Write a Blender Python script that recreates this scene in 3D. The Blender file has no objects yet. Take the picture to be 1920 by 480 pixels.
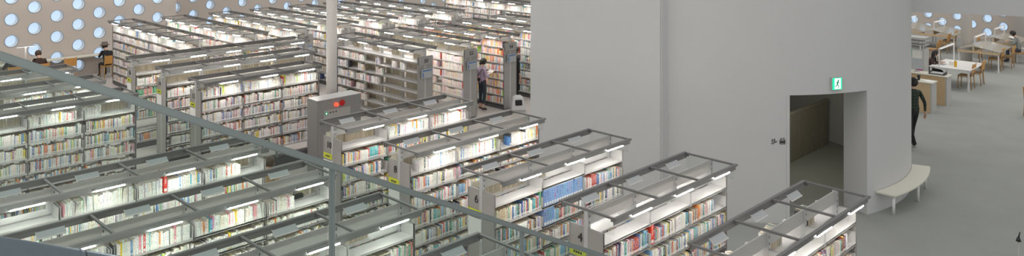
import bpy, bmesh, math, random
import numpy as np
from mathutils import Vector, Matrix
from mathutils.bvhtree import BVHTree
PI = math.pi
SC = bpy.context.scene
COL = SC.collection
F_PX, CAM_H = 1481.0, 5.8
AX, AY = .7003, .7138                      # the library grid: direction A; direction B = (-AY, AX)
ROT_A = math.atan2(AY, AX)
def W(u, v, z=0.0): return Vector((u*AX - v*AY, u*AY + v*AX, z))

# ---------------------------------------------------------------- materials
def newmat(name):
    m = bpy.data.materials.new(name); m.use_nodes = True
    nt = m.node_tree; b = nt.nodes['Principled BSDF']
    return m, nt, b
def mat(name, col, rough=.6, metal=0., noise=0., nscale=8., emit=None, estr=0., bump=0., trans=0.):
    m, nt, b = newmat(name)
    b.inputs['Base Color'].default_value = (*col, 1); b.inputs['Roughness'].default_value = rough
    b.inputs['Metallic'].default_value = metal
    tc = nt.nodes.new('ShaderNodeTexCoord'); nz = nt.nodes.new('ShaderNodeTexNoise')
    nz.inputs['Scale'].default_value = nscale; nz.inputs['Detail'].default_value = 4
    nt.links.new(tc.outputs['Object'], nz.inputs['Vector'])
    if noise:
        mx = nt.nodes.new('ShaderNodeMix'); mx.data_type = 'RGBA'
        mx.inputs['A'].default_value = (*[c*(1-noise) for c in col], 1)
        mx.inputs['B'].default_value = (*[min(1, c*(1+noise)) for c in col], 1)
        nt.links.new(nz.outputs['Fac'], mx.inputs['Factor']); nt.links.new(mx.outputs['Result'], b.inputs['Base Color'])
    if bump:
        bp = nt.nodes.new('ShaderNodeBump'); bp.inputs['Strength'].default_value = bump; bp.inputs['Distance'].default_value = .01
        nt.links.new(nz.outputs['Fac'], bp.inputs['Height']); nt.links.new(bp.outputs['Normal'], b.inputs['Normal'])
    if emit:
        b.inputs['Emission Color'].default_value = (*emit, 1); b.inputs['Emission Strength'].default_value = estr
    return m
def glassmat(name, tint, refl=.06, gcol=(1,1,1)):
    m = bpy.data.materials.new(name); m.use_nodes = True; nt = m.node_tree
    for n in list(nt.nodes): nt.nodes.remove(n)
    o = nt.nodes.new('ShaderNodeOutputMaterial'); t = nt.nodes.new('ShaderNodeBsdfTransparent'); g = nt.nodes.new('ShaderNodeBsdfGlossy')
    mx = nt.nodes.new('ShaderNodeMixShader'); fr = nt.nodes.new('ShaderNodeFresnel'); fr.inputs['IOR'].default_value = 1.3
    ma = nt.nodes.new('ShaderNodeMath'); ma.operation = 'ADD'; ma.inputs[1].default_value = refl; ma.use_clamp = True
    t.inputs['Color'].default_value = (*tint, 1); g.inputs['Roughness'].default_value = .02; g.inputs['Color'].default_value = (*gcol, 1)
    ge = nt.nodes.new('ShaderNodeNewGeometry'); iv = nt.nodes.new('ShaderNodeMath'); iv.operation = 'SUBTRACT'; iv.inputs[0].default_value = 1
    ml = nt.nodes.new('ShaderNodeMath'); ml.operation = 'MULTIPLY'; nt.links.new(ge.outputs['Backfacing'], iv.inputs[1])
    nt.links.new(fr.outputs[0], ma.inputs[0]); nt.links.new(ma.outputs[0], ml.inputs[0]); nt.links.new(iv.outputs[0], ml.inputs[1]); nt.links.new(ml.outputs[0], mx.inputs[0])
    nt.links.new(t.outputs[0], mx.inputs[1]); nt.links.new(g.outputs[0], mx.inputs[2]); nt.links.new(mx.outputs[0], o.inputs[0])
    return m
M = {}
M['shelf'] = mat('white enamelled steel', (.62,.61,.60), .4, 0, .03, 5)
M['steel'] = mat('brushed grey steel', (.42,.41,.395), .38, .35, .08, 4)
M['rail'] = mat('grey canopy rail', (.20,.20,.20), .38, .3, .05, 6)
M['post'] = mat('light steel upright', (.55,.55,.55), .4, .2, .05, 6)
M['plinth'] = mat('dark steel plinth', (.10,.10,.105), .6)
M['screen'] = mat('frosted light screen', (.50,.49,.47), .5, 0, .03, 3)
M['tube'] = mat('led tube', (1,1,1), .5, emit=(1,.97,.90), estr=125)
M['desktube'] = mat('desk lamp tube', (1,1,1), .5, emit=(1,.98,.95), estr=2.2)
M['card'] = mat('pale blue grey sign card', (.45,.48,.50), .5)
M['yellow'] = mat('yellow label', (.62,.66,.05), .6)
M['ink'] = mat('black lettering', (.02,.02,.02), .6)
M['paper'] = mat('white paper', (.85,.85,.83), .7)
M['acryl'] = glassmat('clear acrylic', (.95,.96,.96), .02)
M['glass'] = glassmat('greenish railing glass', (.83,.885,.86), .03)
M['wall'] = mat('white painted plaster', (.58,.585,.59), .85, 0, .02, 1.5, bump=.02)
M['column'] = mat('off white column paint', (.72,.69,.66), .7)
M['beige'] = mat('pale beige perforated panel', (.56,.50,.455), .8, 0, .03, .6)
M['hole_rim'] = mat('round window lining', (.90,.93,.95), .6)
M['hole_ring'] = mat('round window ring', (.30,.36,.43), .5)
M['hole'] = mat('frosted round window', (.55,.68,.80), .4, emit=(.46,.60,.78), estr=.8)
M['carpet'] = mat('grey green carpet', (.32,.335,.325), .95, 0, .10, 1.2, bump=.1)
M['floor2'] = mat('paler warm floor', (.46,.43,.41), .9, 0, .05, 2.)  # paler and warmer tone than the main carpet
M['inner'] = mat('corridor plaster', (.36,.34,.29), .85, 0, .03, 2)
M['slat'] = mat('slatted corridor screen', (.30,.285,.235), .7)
M['bench'] = mat('cream bench laminate', (.72,.71,.62), .45)
M['white'] = mat('white lacquer', (.78,.78,.78), .4)
M['wood'] = mat('oak', (.46,.27,.10), .5, 0, .15, 9)
M['birch'] = mat('birch plywood', (.62,.46,.28), .5, 0, .10, 5)
M['grey'] = mat('mid grey steel cabinet', (.26,.255,.25), .45, .2, .04, 4)
M['lgrey'] = mat('light grey steel', (.50,.50,.49), .45, .1)
M['red'] = mat('red plastic', (.45,.01,.01), .3)
M['redlit'] = mat('lit red lamp', (.9,.05,.03), .3, emit=(1,.05,.02), estr=2.5)
M['green'] = mat('green sign', (.02,.42,.22), .4)
M['greenlit'] = mat('backlit green', (.0,.6,.3), .4, emit=(.02,.75,.38), estr=.9)
M['whitelit'] = mat('backlit white', (.8,.9,.85), .4, emit=(.75,1,.9), estr=1.0)
M['handrail'] = mat('brushed stainless handrail', (.15,.19,.215), .2, .9, .08, 30)
M['toprail'] = mat('satin railing cap', (.31,.36,.36), .32, .5, .05, 20)
M['black'] = mat('black plastic', (.02,.02,.022), .5)
M['pink'] = mat('magenta label', (.55,.08,.40), .6)
M['orange'] = mat('orange brown chair back', (.60,.30,.08), .5, 0, .1, 6)
M['skin'] = mat('skin', (.62,.40,.30), .6)
M['hair'] = mat('black hair', (.018,.014,.013), .5, 0, .3, 60)
M['brownhair'] = mat('brown hair', (.07,.04,.025), .5, 0, .3, 60)
M['lilac'] = mat('lilac knitted top', (.46,.36,.47), .9, 0, .08, 25)
M['denim'] = mat('dark denim', (.045,.055,.075), .9, 0, .15, 30)
M['blackcloth'] = mat('black cloth', (.018,.018,.02), .9, 0, .2, 20)
M['darkbrown'] = mat('dark brown blouse', (.06,.035,.03), .9, 0, .1, 20)
M['greycloth'] = mat('grey green sweater', (.27,.30,.29), .9, 0, .08, 20)
M['tan'] = mat('tan jacket', (.50,.33,.17), .9, 0, .1, 20)
M['desktop'] = mat('glossy desk top', (.42,.39,.33), .15)
M['hatm'] = mat('grey felt hat', (.16,.13,.11), .9)
M['drink'] = mat('amber drink bottle', (.75,.45,.03), .3)
def plaid():
    m, nt, b = newmat('dark green plaid flannel'); b.inputs['Roughness'].default_value = .9
    tc = nt.nodes.new('ShaderNodeTexCoord'); w1 = nt.nodes.new('ShaderNodeTexWave'); w2 = nt.nodes.new('ShaderNodeTexWave')
    w1.bands_direction = 'X'; w2.bands_direction = 'Z'; w1.inputs['Scale'].default_value = 4; w2.inputs['Scale'].default_value = 4
    ad = nt.nodes.new('ShaderNodeMath'); ad.operation = 'ADD'; r = nt.nodes.new('ShaderNodeValToRGB')
    r.color_ramp.elements[0].color = (.012,.016,.013,1); r.color_ramp.elements[1].color = (.05,.075,.05,1)
    mu = nt.nodes.new('ShaderNodeMath'); mu.operation = 'MULTIPLY'; mu.inputs[1].default_value = .5
    for w in (w1, w2): nt.links.new(tc.outputs['Object'], w.inputs['Vector'])
    nt.links.new(w1.outputs['Fac'], ad.inputs[0]); nt.links.new(w2.outputs['Fac'], ad.inputs[1]); nt.links.new(ad.outputs[0], mu.inputs[0])
    nt.links.new(mu.outputs[0], r.inputs[0]); nt.links.new(r.outputs[0], b.inputs['Base Color'])
    return m
M['plaid'] = plaid()
def bookmat():
    m, nt, b = newmat('book covers and pages'); L = nt.links.new
    b.inputs['Roughness'].default_value = .5
    N = nt.nodes.new
    at = N('ShaderNodeAttribute'); at.attribute_name = 'bcol'
    uv = N('ShaderNodeUVMap'); uv.uv_map = 'UVMap'; sp = N('ShaderNodeSeparateXYZ'); L(uv.outputs[0], sp.inputs[0])
    def math_(op, a, c=None, clamp=False):
        n = N('ShaderNodeMath'); n.operation = op; n.use_clamp = clamp
        for i, x in enumerate((a, c)):
            if x is None: continue
            if isinstance(x, (int, float)): n.inputs[i].default_value = x
            else: L(x, n.inputs[i])
        return n.outputs[0]
    x, y = sp.outputs[0], sp.outputs[1]
    page = math_('LESS_THAN', x, -.5)
    spine = math_('MULTIPLY', math_('GREATER_THAN', x, -.01), math_('LESS_THAN', x, 1.01))
    def band(s, lo, hi): return math_('MULTIPLY', math_('GREATER_THAN', s, lo), math_('LESS_THAN', s, hi))
    # lettering: dashes down the middle of the spine, different on every book
    cv = N('ShaderNodeCombineXYZ'); L(math_('MULTIPLY', x, 2.3), cv.inputs[0]); L(math_('MULTIPLY', y, 16), cv.inputs[1]); L(math_('MULTIPLY', at.outputs['Alpha'], 977), cv.inputs[2])
    nz = N('ShaderNodeTexNoise'); nz.inputs['Scale'].default_value = 1.; nz.inputs['Detail'].default_value = 1; L(cv.outputs[0], nz.inputs['Vector'])
    txt = math_('MULTIPLY', math_('GREATER_THAN', nz.outputs['Fac'], .50), math_('MULTIPLY', band(x, .27, .73), band(y, .36, .93)))
    txt = math_('MULTIPLY', math_('MULTIPLY', txt, spine), .74)
    lab = math_('MULTIPLY', math_('MULTIPLY', band(y, .07, .22), band(x, .08, .92)), spine)
    lum = N('ShaderNodeRGBToBW'); L(at.outputs['Color'], lum.inputs[0])
    tcol = N('ShaderNodeMix'); tcol.data_type = 'RGBA'; tcol.inputs['A'].default_value = (.8,.8,.76,1)
    hs = N('ShaderNodeHueSaturation'); hs.inputs['Saturation'].default_value = .75; hs.inputs['Value'].default_value = 1
    ramp = N('ShaderNodeValToRGB'); ramp.color_ramp.interpolation = 'CONSTANT'
    e = ramp.color_ramp.elements; e[0].color = (.05,.05,.06,1); e[1].position = .45; e[1].color = (.55,.06,.05,1)
    for p, c in ((.58,(.06,.15,.42,1)), (.7,(.1,.1,.1,1)), (.82,(.03,.33,.2,1)), (.92,(.5,.25,.05,1))):
        q = e.new(p); q.color = c
    L(at.outputs['Alpha'], ramp.inputs[0]); L(ramp.outputs[0], tcol.inputs['B'])
    L(math_('GREATER_THAN', lum.outputs[0], .3), tcol.inputs['Factor'])
    c1 = N('ShaderNodeMix'); c1.data_type = 'RGBA'; L(txt, c1.inputs['Factor']); L(at.outputs['Color'], c1.inputs['A']); L(tcol.outputs['Result'], c1.inputs['B'])
    c2 = N('ShaderNodeMix'); c2.data_type = 'RGBA'; L(lab, c2.inputs['Factor']); L(c1.outputs['Result'], c2.inputs['A']); c2.inputs['B'].default_value = (.8,.8,.78,1)
    c3 = N('ShaderNodeMix'); c3.data_type = 'RGBA'; L(page, c3.inputs['Factor']); L(c2.outputs['Result'], c3.inputs['A']); c3.inputs['B'].default_value = (.50,.43,.32,1)
    L(c3.outputs['Result'], b.inputs['Base Color'])
    return m
M['book'] = bookmat()

# ---------------------------------------------------------------- mesh helpers
class MB:
    def __init__(s): s.v, s.f, s.m, s.cur, s.smooth = [], [], [], 0, []
    def face(s, idx, sm=False): s.f.append(idx); s.m.append(s.cur); s.smooth.append(sm)
    def mi(s, i): s.cur = i; return s
    def box(s, x0, x1, y0, y1, z0, z1, T=None):
        n = len(s.v)
        p = [Vector(q) for q in ((x0,y0,z0),(x1,y0,z0),(x1,y1,z0),(x0,y1,z0),(x0,y0,z1),(x1,y0,z1),(x1,y1,z1),(x0,y1,z1))]
        s.v += [T @ q for q in p] if T else p
        for q in ((0,3,2,1),(4,5,6,7),(0,1,5,4),(1,2,6,5),(2,3,7,6),(3,0,4,7)): s.face([n+i for i in q])
        return s
    def tube(s, p, q, r, r2=None, n=10, caps=True):
        p, q = Vector(p), Vector(q); r2 = r if r2 is None else r2
        d = (q-p).normalized(); a = d.orthogonal().normalized(); b = d.cross(a); k = len(s.v)
        for c, rr in ((p, r), (q, r2)):
            for i in range(n): t = 2*PI*i/n; s.v.append(c + (a*math.cos(t)+b*math.sin(t))*rr)
        for i in range(n): j = (i+1) % n; s.face([k+i, k+j, k+n+j, k+n+i], True)
        if caps: s.face([k+i for i in range(n)][::-1]); s.face([k+n+i for i in range(n)])
        return s
    def poly(s, pts): n = len(s.v); s.v += [Vector(p) for p in pts]; s.face([n+i for i in range(len(pts))]); return s
    def prism(s, pts, z0, z1):
        n = len(s.v); k = len(pts)
        s.v += [Vector((p[0],p[1],z0)) for p in pts] + [Vector((p[0],p[1],z1)) for p in pts]
        s.face([n+i for i in range(k)][::-1]); s.face([n+k+i for i in range(k)])
        for i in range(k): j = (i+1) % k; s.face([n+i, n+j, n+k+j, n+k+i])
        return s
    def lathe(s, prof, c=(0,0,0), n=16):
        c = Vector(c); k = len(s.v)
        for r, z in prof:
            for i in range(n): t = 2*PI*i/n; s.v.append(c+Vector((r*math.cos(t), r*math.sin(t), z)))
        for a in range(len(prof)-1):
            for i in range(n): j = (i+1) % n; s.face([k+a*n+i, k+a*n+j, k+(a+1)*n+j, k+(a+1)*n+i], True)
        s.face([k+i for i in range(n)][::-1]); s.face([k+(len(prof)-1)*n+i for i in range(n)])
        return s
    def ball(s, c, r, n=12, m=8):
        if isinstance(r, (int,float)): r = (r,r,r)
        c = Vector(c); k = len(s.v)
        for a in range(m+1):
            ph = -PI/2 + PI*a/m
            for i in range(n): t = 2*PI*i/n; s.v.append(c+Vector((r[0]*math.cos(ph)*math.cos(t), r[1]*math.cos(ph)*math.sin(t), r[2]*math.sin(ph))))
        for a in range(m):
            for i in range(n): j = (i+1) % n; s.face([k+a*n+i, k+a*n+j, k+(a+1)*n+j, k+(a+1)*n+i], True)
        return s
    def mesh(s, name, mats, bevel=0):
        me = bpy.data.meshes.new(name); me.from_pydata([tuple(v) for v in s.v], [], s.f)
        for q in (mats if isinstance(mats, (list,tuple)) else [mats]): me.materials.append(M[q] if isinstance(q, str) else q)
        me.polygons.foreach_set('material_index', s.m); me.polygons.foreach_set('use_smooth', s.smooth)
        if bevel:
            bm = bmesh.new(); bm.from_mesh(me)
            bmesh.ops.bevel(bm, geom=[e for e in bm.edges if len(e.link_faces) == 2 and e.calc_face_angle(0) > .6], offset=bevel, segments=2, affect='EDGES', clamp_overlap=True)
            bm.to_mesh(me); bm.free()
        me.update(); return me
    def build(s, name, mats, parent=None, bevel=0, **kw): return link(name, s.mesh(name, mats, bevel), parent, **kw)
def link(name, me, parent=None, loc=None, rotz=None, label=None):
    o = bpy.data.objects.new(name, me); COL.objects.link(o)
    if parent: o.parent = parent
    if loc is not None: o.location = loc
    if rotz is not None: o.rotation_euler.z = rotz
    if label: o['label'] = label
    return o
def tag(o, label, cat, group=None, kind=None):
    if label: o['label'] = label
    if cat: o['category'] = cat
    if group: o['group'] = group
    if kind: o['kind'] = kind
    return o
def thing(name, label, cat, loc=(0,0,0), rotz=0, group=None):
    o = bpy.data.objects.new(name, None); COL.objects.link(o); o.location = loc; o.rotation_euler.z = rotz
    o.empty_display_size = .2
    return tag(o, label, cat, group)
def struct(o): o['kind'] = 'structure'; return o
TXT = {}
def text_mesh(s, size, mtl='ink', depth=.002):
    if (s, size, mtl) in TXT: return TXT[(s, size, mtl)]
    c = bpy.data.curves.new('lettering', 'FONT'); c.body = s; c.size = size; c.extrude = depth; c.align_x = 'CENTER'; c.align_y = 'CENTER'
    o = bpy.data.objects.new('lettering', c); COL.objects.link(o)
    dg = bpy.context.evaluated_depsgraph_get(); me = bpy.data.meshes.new_from_object(o.evaluated_get(dg))
    bpy.data.objects.remove(o); bpy.data.curves.remove(c); me.materials.clear(); me.materials.append(M[mtl]); me.name = 'lettering'
    TXT[(s, size, mtl)] = me; return me

# ---------------------------------------------------------------- books
WHITE = [((.86,.85,.82),60), ((.78,.76,.72),22), ((.82,.78,.68),12), ((.66,.66,.66),6), ((.62,.05,.04),3), ((.10,.28,.60),3.2), ((.85,.60,.03),3.2),
         ((.12,.45,.20),2), ((.75,.28,.05),2), ((.80,.35,.42),2.5), ((.05,.05,.06),2.2), ((.05,.45,.55),2), ((.25,.16,.28),1.4), ((.45,.65,.08),1.2)]
MIXED = [((.78,.77,.74),24), ((.66,.62,.56),14), ((.50,.42,.32),6), ((.45,.07,.06),7), ((.08,.18,.42),8), ((.20,.42,.62),8), ((.72,.50,.08),5),
         ((.06,.28,.16),6), ((.72,.26,.06),4), ((.72,.40,.44),5), ((.04,.04,.05),8), ((.05,.35,.40),6), ((.22,.12,.22),4), ((.50,.62,.12),2)]
SPINE = [((.72,.70,.67),34), ((.60,.56,.52),18), ((.50,.42,.36),8), ((.42,.08,.07),6), ((.10,.14,.32),6), ((.22,.36,.52),4), ((.68,.48,.10),4),
         ((.08,.26,.16),3), ((.66,.26,.08),3), ((.70,.42,.46),4), ((.05,.05,.06),6), ((.36,.20,.22),4)]
MANGA = [((.80,.74,.68),40), ((.78,.60,.58),22), ((.80,.68,.48),14), ((.70,.50,.60),8), ((.62,.10,.08),4), ((.55,.48,.66),4)]
BRIGHT = [((.80,.77,.72),26), ((.80,.22,.03),12), ((.80,.10,.12),12), ((.80,.58,.06),10), ((.30,.55,.75),8), ((.45,.62,.15),6), ((.62,.35,.55),6), ((.05,.05,.06),5), ((.7,.55,.4),10)]
BLUE = [((.25,.41,.70),1)]
BEIGE = [((.70,.58,.40),6), ((.74,.66,.52),3), ((.08,.3,.14),1), ((.7,.7,.68),1)]
LIB = [((.80,.78,.74),34), ((.70,.67,.62),12), ((.62,.50,.36),6), ((.55,.08,.07),5), ((.10,.18,.42),6), ((.20,.40,.58),5), ((.80,.60,.08),6),
       ((.08,.30,.18),4), ((.72,.28,.08),4), ((.74,.42,.48),4), ((.05,.05,.06),7), ((.05,.35,.40),3), ((.28,.16,.28),3), ((.50,.62,.12),2)]
CREAM = [((.72,.66,.52),5), ((.66,.60,.46),3), ((.75,.72,.62),2), ((.40,.25,.15),.25)]
GREENRED = [((.05,.30,.14),6), ((.10,.40,.22),3), ((.62,.22,.20),5), ((.75,.6,.55),4)]
COLNAME = lambda c: ('white' if min(c) > .6 and max(c)-min(c) < .12 else 'cream' if c[0] > .55 and c[1] > .5 and c[2] > .35 else 'black' if max(c) < .12 else
    'grey' if max(c)-min(c) < .08 else 'yellow' if c[0] > .6 and c[1] > .45 and c[2] < .2 else 'orange' if c[0] > .6 and .2 < c[1] < .45 and c[2] < .12 else
    'pink' if c[0] > .6 and c[2] > .3 else 'red' if c[0] > .35 and c[1] < .15 else 'lime' if c[1] > .5 and c[2] < .2 else 'brown' if c[0] > .45 and c[2] < .4 and c[0] > c[2]*1.25 and c[1] > c[2] else
    'green' if c[1] > c[0] and c[1] > c[2] else 'blue' if c[2] > c[0]*1.2 else 'purple' if c[2] > c[1] else 'mauve')
BK = []   # every book: dict(rack, row, x, y, z, w, d, h, lean, side, col, rnd)
def fill_row(rk, x0, x1, z, side, pal, rng, row, hmax=.235, wscale=1., lean=.05):
    cols = [p[0] for p in pal]; wts = [p[1] for p in pal]; x = x0 + .004
    run = 0; h0 = .2; d0 = .16
    uniform = pal in (BLUE,)
    while True:
        if run <= 0:
            run = rng.choice((1,1,2,3,5,8)); h0 = min(hmax, rng.uniform(.165, .215)); d0 = rng.uniform(.135, .175)
            c0 = rng.choices(cols, wts)[0]; w0 = rng.uniform(.012, .026)
            same = rng.random() < (.3 if min(c0) > .5 else .06)
        run -= 1
        c = c0 if same else rng.choices(cols, wts)[0]
        w = (w0 if same else rng.uniform(.010, .027))*wscale; h = h0 + (0 if same else rng.uniform(-.015, .01)); d = d0 + rng.uniform(-.01,.01)
        if uniform: c, w, h, d = pal[0][0], .055, .25, .2
        if x + w > x1: break
        c = tuple(max(0, min(1, q*rng.uniform(.93,1.05))) for q in c)
        BK.append(dict(rack=rk, row=row, x=x+w/2, y=-.262+d/2 if side < 0 else .262-d/2, z=z, w=w*.93, d=d, h=min(h, hmax+.02), lean=(rng.uniform(.04,.2) if rng.random() < lean else 0.)*(-1 if rng.random() < .3 else 1), side=side, col=c, rnd=rng.random()))
        x += w + (.0 if rng.random() > .06 else rng.uniform(.0,.02))

# ---------------------------------------------------------------- racks
BAY = .967
ROWS6 = [1.85, 1.57, 1.29, 1.01, .73, .45, .16]
ROWS8 = [1.85, 1.61, 1.37, 1.13, .89, .65, .41, .17]
MESH = {}
def shared(key, fn):
    if key not in MESH: MESH[key] = fn()
    return MESH[key]
def shelf_mesh(L, side, ends=True):
    def f():
        m = MB(); y0, y1 = (-.265, -.03) if side < 0 else (.03, .265)
        m.box(.012, L-.012, y0, y1, -.018, 0)
        yf = y0 if side < 0 else y1
        m.box(.012, L-.012, min(yf, yf-side*.012), max(yf, yf-side*.012), -.026, .004)
        for x in (.012, L-.018) if ends else ():
            n = len(m.v)
            for xx in (x, x+.006): m.v += [Vector((xx, y0, -.035)), Vector((xx, y1, -.035)), Vector((xx, y1, .15)), Vector((xx, y0, .15 if ends else .1))]
            for q in ((0,1,2,3),(7,6,5,4),(0,4,5,1),(1,5,6,2),(2,6,7,3),(3,7,4,0)): m.face([n+i for i in q])
        return m.mesh('shelf', 'shelf')
    return shared(('shelf', round(L,3), side, ends), f)
RACKS = []
def rack(key, x0u, x0v, n, kind, rows, label, group, number=None, near=False, pal=WHITE, tops=2, occ=None, numend=0, seed=0, cards=True, bay=BAY, lowpal=None, plate2=False):
    """local x along the rack, the side facing the camera is -y"""
    rot = ROT_A if kind == 'A' else ROT_A - PI/2
    root = thing('bookrack', label, 'bookrack', W(x0u, x0v), rot, group or 'double sided bookracks under lit canopies')
    L = n*bay; r = dict(key=key, root=root, n=n, L=L, rot=rot, o=W(x0u, x0v), rows=rows, near=near, bay=bay); RACKS.append(r)
    # uprights
    def up():
        m = MB(); m.box(-.02,.02,-.03,.03,0,2.2)
        m.mi(1)
        for k in range(26):
            z = .3+k*.073; m.box(-.007,.007,-.0315,-.0295,z,z+.03); m.box(-.007,.007,.0295,.0315,z,z+.03)
        return m.mesh('upright', ['post', 'plinth'])
    um = shared('up', up)
    for i in range(n+1): link('upright', um, root, (min(max(i*bay, .02), L-.02), 0, 0))
    link('plinth', shared(('pl', L), lambda: MB().box(.02, L-.02, -.25, .25, 0, .11).mesh('plinth', 'plinth')), root)
    # canopy
    for s in (-1, 1):
        link('canopy_rail', shared(('rail', L, s), lambda: MB().box(0, L, s*.425-.024, s*.425+.024, 2.2, 2.228).box(0, L, s*.410-.006, s*.410+.006, 2.138, 2.2).mesh('canopy_rail', 'rail', .003)), root)
    cm = shared('arm', lambda: MB().box(-.017,.017,-.40,.40,2.198,2.222).box(-.012,.012,-.40,-.36,2.17,2.2).box(-.012,.012,.36,.40,2.17,2.2).mesh('canopy_arm', 'rail', .003))
    for i in range(n+1): link('canopy_arm', cm, root, (min(max(i*bay, .017), L-.017), 0, 0))
    link('light_screen', shared(('scr', L), lambda: MB().box(.02, L-.02, -.006, .006, 2.03, 2.197).mesh('light_screen', 'screen')), root)
    tm = shared(('tube', bay), lambda: MB().mi(1).box(-.22,.22,-.006,.006,.010,.04).mi(0).tube((-.19,0,0),(.19,0,0),.0085,n=8).mesh('light_tube', ['tube','rail']))
    for i in range(n):
        for s in (-1, 1): link('light_tube', tm, root, ((i+.58)*bay, s*.432, 2.155))
    if cards:
        def card():
            m = MB(); T = Matrix.Translation((0,.0,-.03)) @ Matrix.Rotation(math.radians(-52), 4, 'X')
            m.box(-.15,.15,-.003,.003,-.10,.0,T); m.mi(1).box(-.15,.15,-.005,-.003,-.10,-.085,T); m.box(-.155,-.148,-.006,.006,-.1,.05,T)
            return m.mesh('sign_card', ['card', 'shelf'])
        for i in range(n): link('sign_card', shared('card', card), root, ((i+.55)*bay, .40, 2.2))
    # end panels
    def endp():
        m = MB(); m.box(-.012, .0, -.265, .265, .03, 2.0); m.mi(1).box(-.016,.002,-.03,.03,.03,2.2); m.mi(0)
        for y in (-.265, .255): m.box(-.02, 0, y, y+.01, .03, 2.0)
        return m.mesh('end_panel', ['steel', 'post'])
    em = shared('end', endp)
    e0 = link('end_panel', em, root, (0,0,0)); e1 = link('end_panel', em, root, (L,0,0)); e1.scale.x = -1
    if near or kind == 'A':
        am = shared('acr', lambda: MB().box(-.003,.003,-.40,.40,2.0,2.2).mesh('end_screen', 'acryl'))
        link('end_screen', am, root, (.03,0,0)); link('end_screen', am, root, (L-.03,0,0))
    ee = e0 if kind == 'A' else e1
    if number:
        nm = link('number', text_mesh(number, .155 if kind == 'A' else .15), ee)
        # end panel faces -x (both ends, since the far one is mirrored)
        if kind == 'A':
            nm.matrix_local = Matrix(((0,0,-1,-.018),(-1,0,0,.088),(0,1,0,1.86),(0,0,0,1)))
        else:
            nm.matrix_local = Matrix(((0,0,-1,-.06),(1,0,0,.0),(0,1,0,1.88),(0,0,0,1)))
            link('number_plate', shared('npl', lambda: MB().box(-.055,-.045,-.24,.24,1.77,1.99).mesh('number_plate','steel')), ee)
        if kind == 'A':
            def yl():
                m = MB(); m.box(-.026,-.020,-.01,.25,1.63,1.72); m.mi(1)
                for k in range(4): m.box(-.0275,-.026,.16-k*.035,.185-k*.035,1.66,1.688)
                return m.mesh('subject_label', ['yellow','ink'])
            link('subject_label', shared('yl', yl), ee)
            link('notice', shared('nt', lambda: MB().box(-.025,-.019,-.02,.25,1.30,1.60).mesh('notice', 'paper')), ee)
        else:
            def bl():
                m = MB(); m.box(-.075,-.05,-.16,.2,1.42,1.66); m.mi(1).box(-.077,-.075,-.14,.18,1.60,1.635); m.box(-.077,-.075,-.14,-.1,1.45,1.57)
                return m.mesh('category_sign', ['card', mat('blue print', (.1,.2,.45))])
            link('category_sign', shared('bl', bl), ee)
    # shelves
    for z in rows:
        for s in (-1, 1):
            if near:
                for i in range(n): link('shelf', shelf_mesh(bay, s), root, (i*bay, 0, z))
            else:
                link('shelf', shelf_mesh(L, s, False), root, (0, 0, z))
    # books
    rng = random.Random(seed*77+13)
    for ri, z in enumerate(rows):
        hm = .235 if len(rows) < 8 else .20
        for i in range(n):
            iv = (occ or {}).get((ri, i), (occ or {}).get(ri, None))
            if iv is None:
                g = rng.random()
                iv = [(0,1)] if g < .8 else [(0, rng.uniform(.6,.95))]
            P = pal if (ri < 1 or not lowpal) else lowpal
            for q in iv:
                p2 = q[2] if len(q) > 2 else P
                fill_row(r, i*bay+.03+q[0]*(bay-.06), i*bay+.03+q[1]*(bay-.06), z, -1, p2, rng, ri, hm, 1 if len(rows) < 8 else 1.2)
            if ri < tops:
                bo = (occ or {}).get(('b', ri, i), (occ or {}).get(('b', ri), [(0,1)]))
                for q in bo: fill_row(r, i*bay+.03+q[0]*(bay-.06), i*bay+.03+q[1]*(bay-.06), z, 1, q[2] if len(q) > 2 else P, rng, ri, hm, 1.2)
    return r
E_ = []
# right-hand group, numbered 2 to 10 (the near end is at u=7.53)
U0 = 7.53
rack('2', U0, 4.25, 3, 'A', ROWS6, 'nearest bookrack at the bottom right, its grey canopy in front of the doorway', None, '2', True, MIXED,
     occ={0:E_, (1,0):E_, (1,1):[(.55,1)], (1,2):[(0,.72)], ('b',0):[(.3,.62)], ('b',1):[(0,.5)]}, seed=2)
rack('4', U0, 6.11, 3, 'A', ROWS6, 'bookrack with a black number 4 on its end and empty white top shelf', None, '4', True, MIXED,
     occ={0:E_, (1,0):[(0,1)], (1,1):[(0,1)], (1,2):[(0,.66)], (2,2):[(0,1)], ('b',0):E_, ('b',1):[(.2,.6)]}, seed=4)
rack('6', U0, 7.98, 3, 'A', ROWS6, 'bookrack with a black number 6 on its end and a long run of blue volumes', None, '6', True, MIXED,
     occ={0:E_, (1,0):[(0,.36,BEIGE),(.36,1)], (1,1):[(0,1,BLUE)], (1,2):[(0,.3,[((.5,.08,.06),1),((.8,.78,.75),1)]),(.3,.95)], (2,1):[(0,.25,BLUE),(.25,1)], ('b',0,0):[(0,1,CREAM)], ('b',0,1):[(0,.5,CREAM)], ('b',0,2):E_}, seed=6)
rack('8', U0, 9.83, 3, 'A', ROWS6, 'bookrack with a black number 8 on its end and brightly lit white books', None, '8', True, WHITE,
     occ={(0,0):[(.15,1)], (0,1):[(0,.93)], (0,2):[(.22,1)], (3,0):[(0,1,MIXED)], ('b',0,0):[(0,1,CREAM)], ('b',0,1):[(0,1,CREAM)], ('b',0,2):[(.1,1,CREAM)]}, seed=8, lowpal=LIB)
rack('10', U0, 11.70, 3, 'A', ROWS6, 'bookrack with a black number 10 on its end beside the grey alarm cabinet', None, '10', True, WHITE,
     occ={(0,0):E_, (0,1):[(0,1)], (0,2):[(.05,.97)], ('b',0):[(0,1,CREAM)]}, seed=10, lowpal=LIB)
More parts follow.
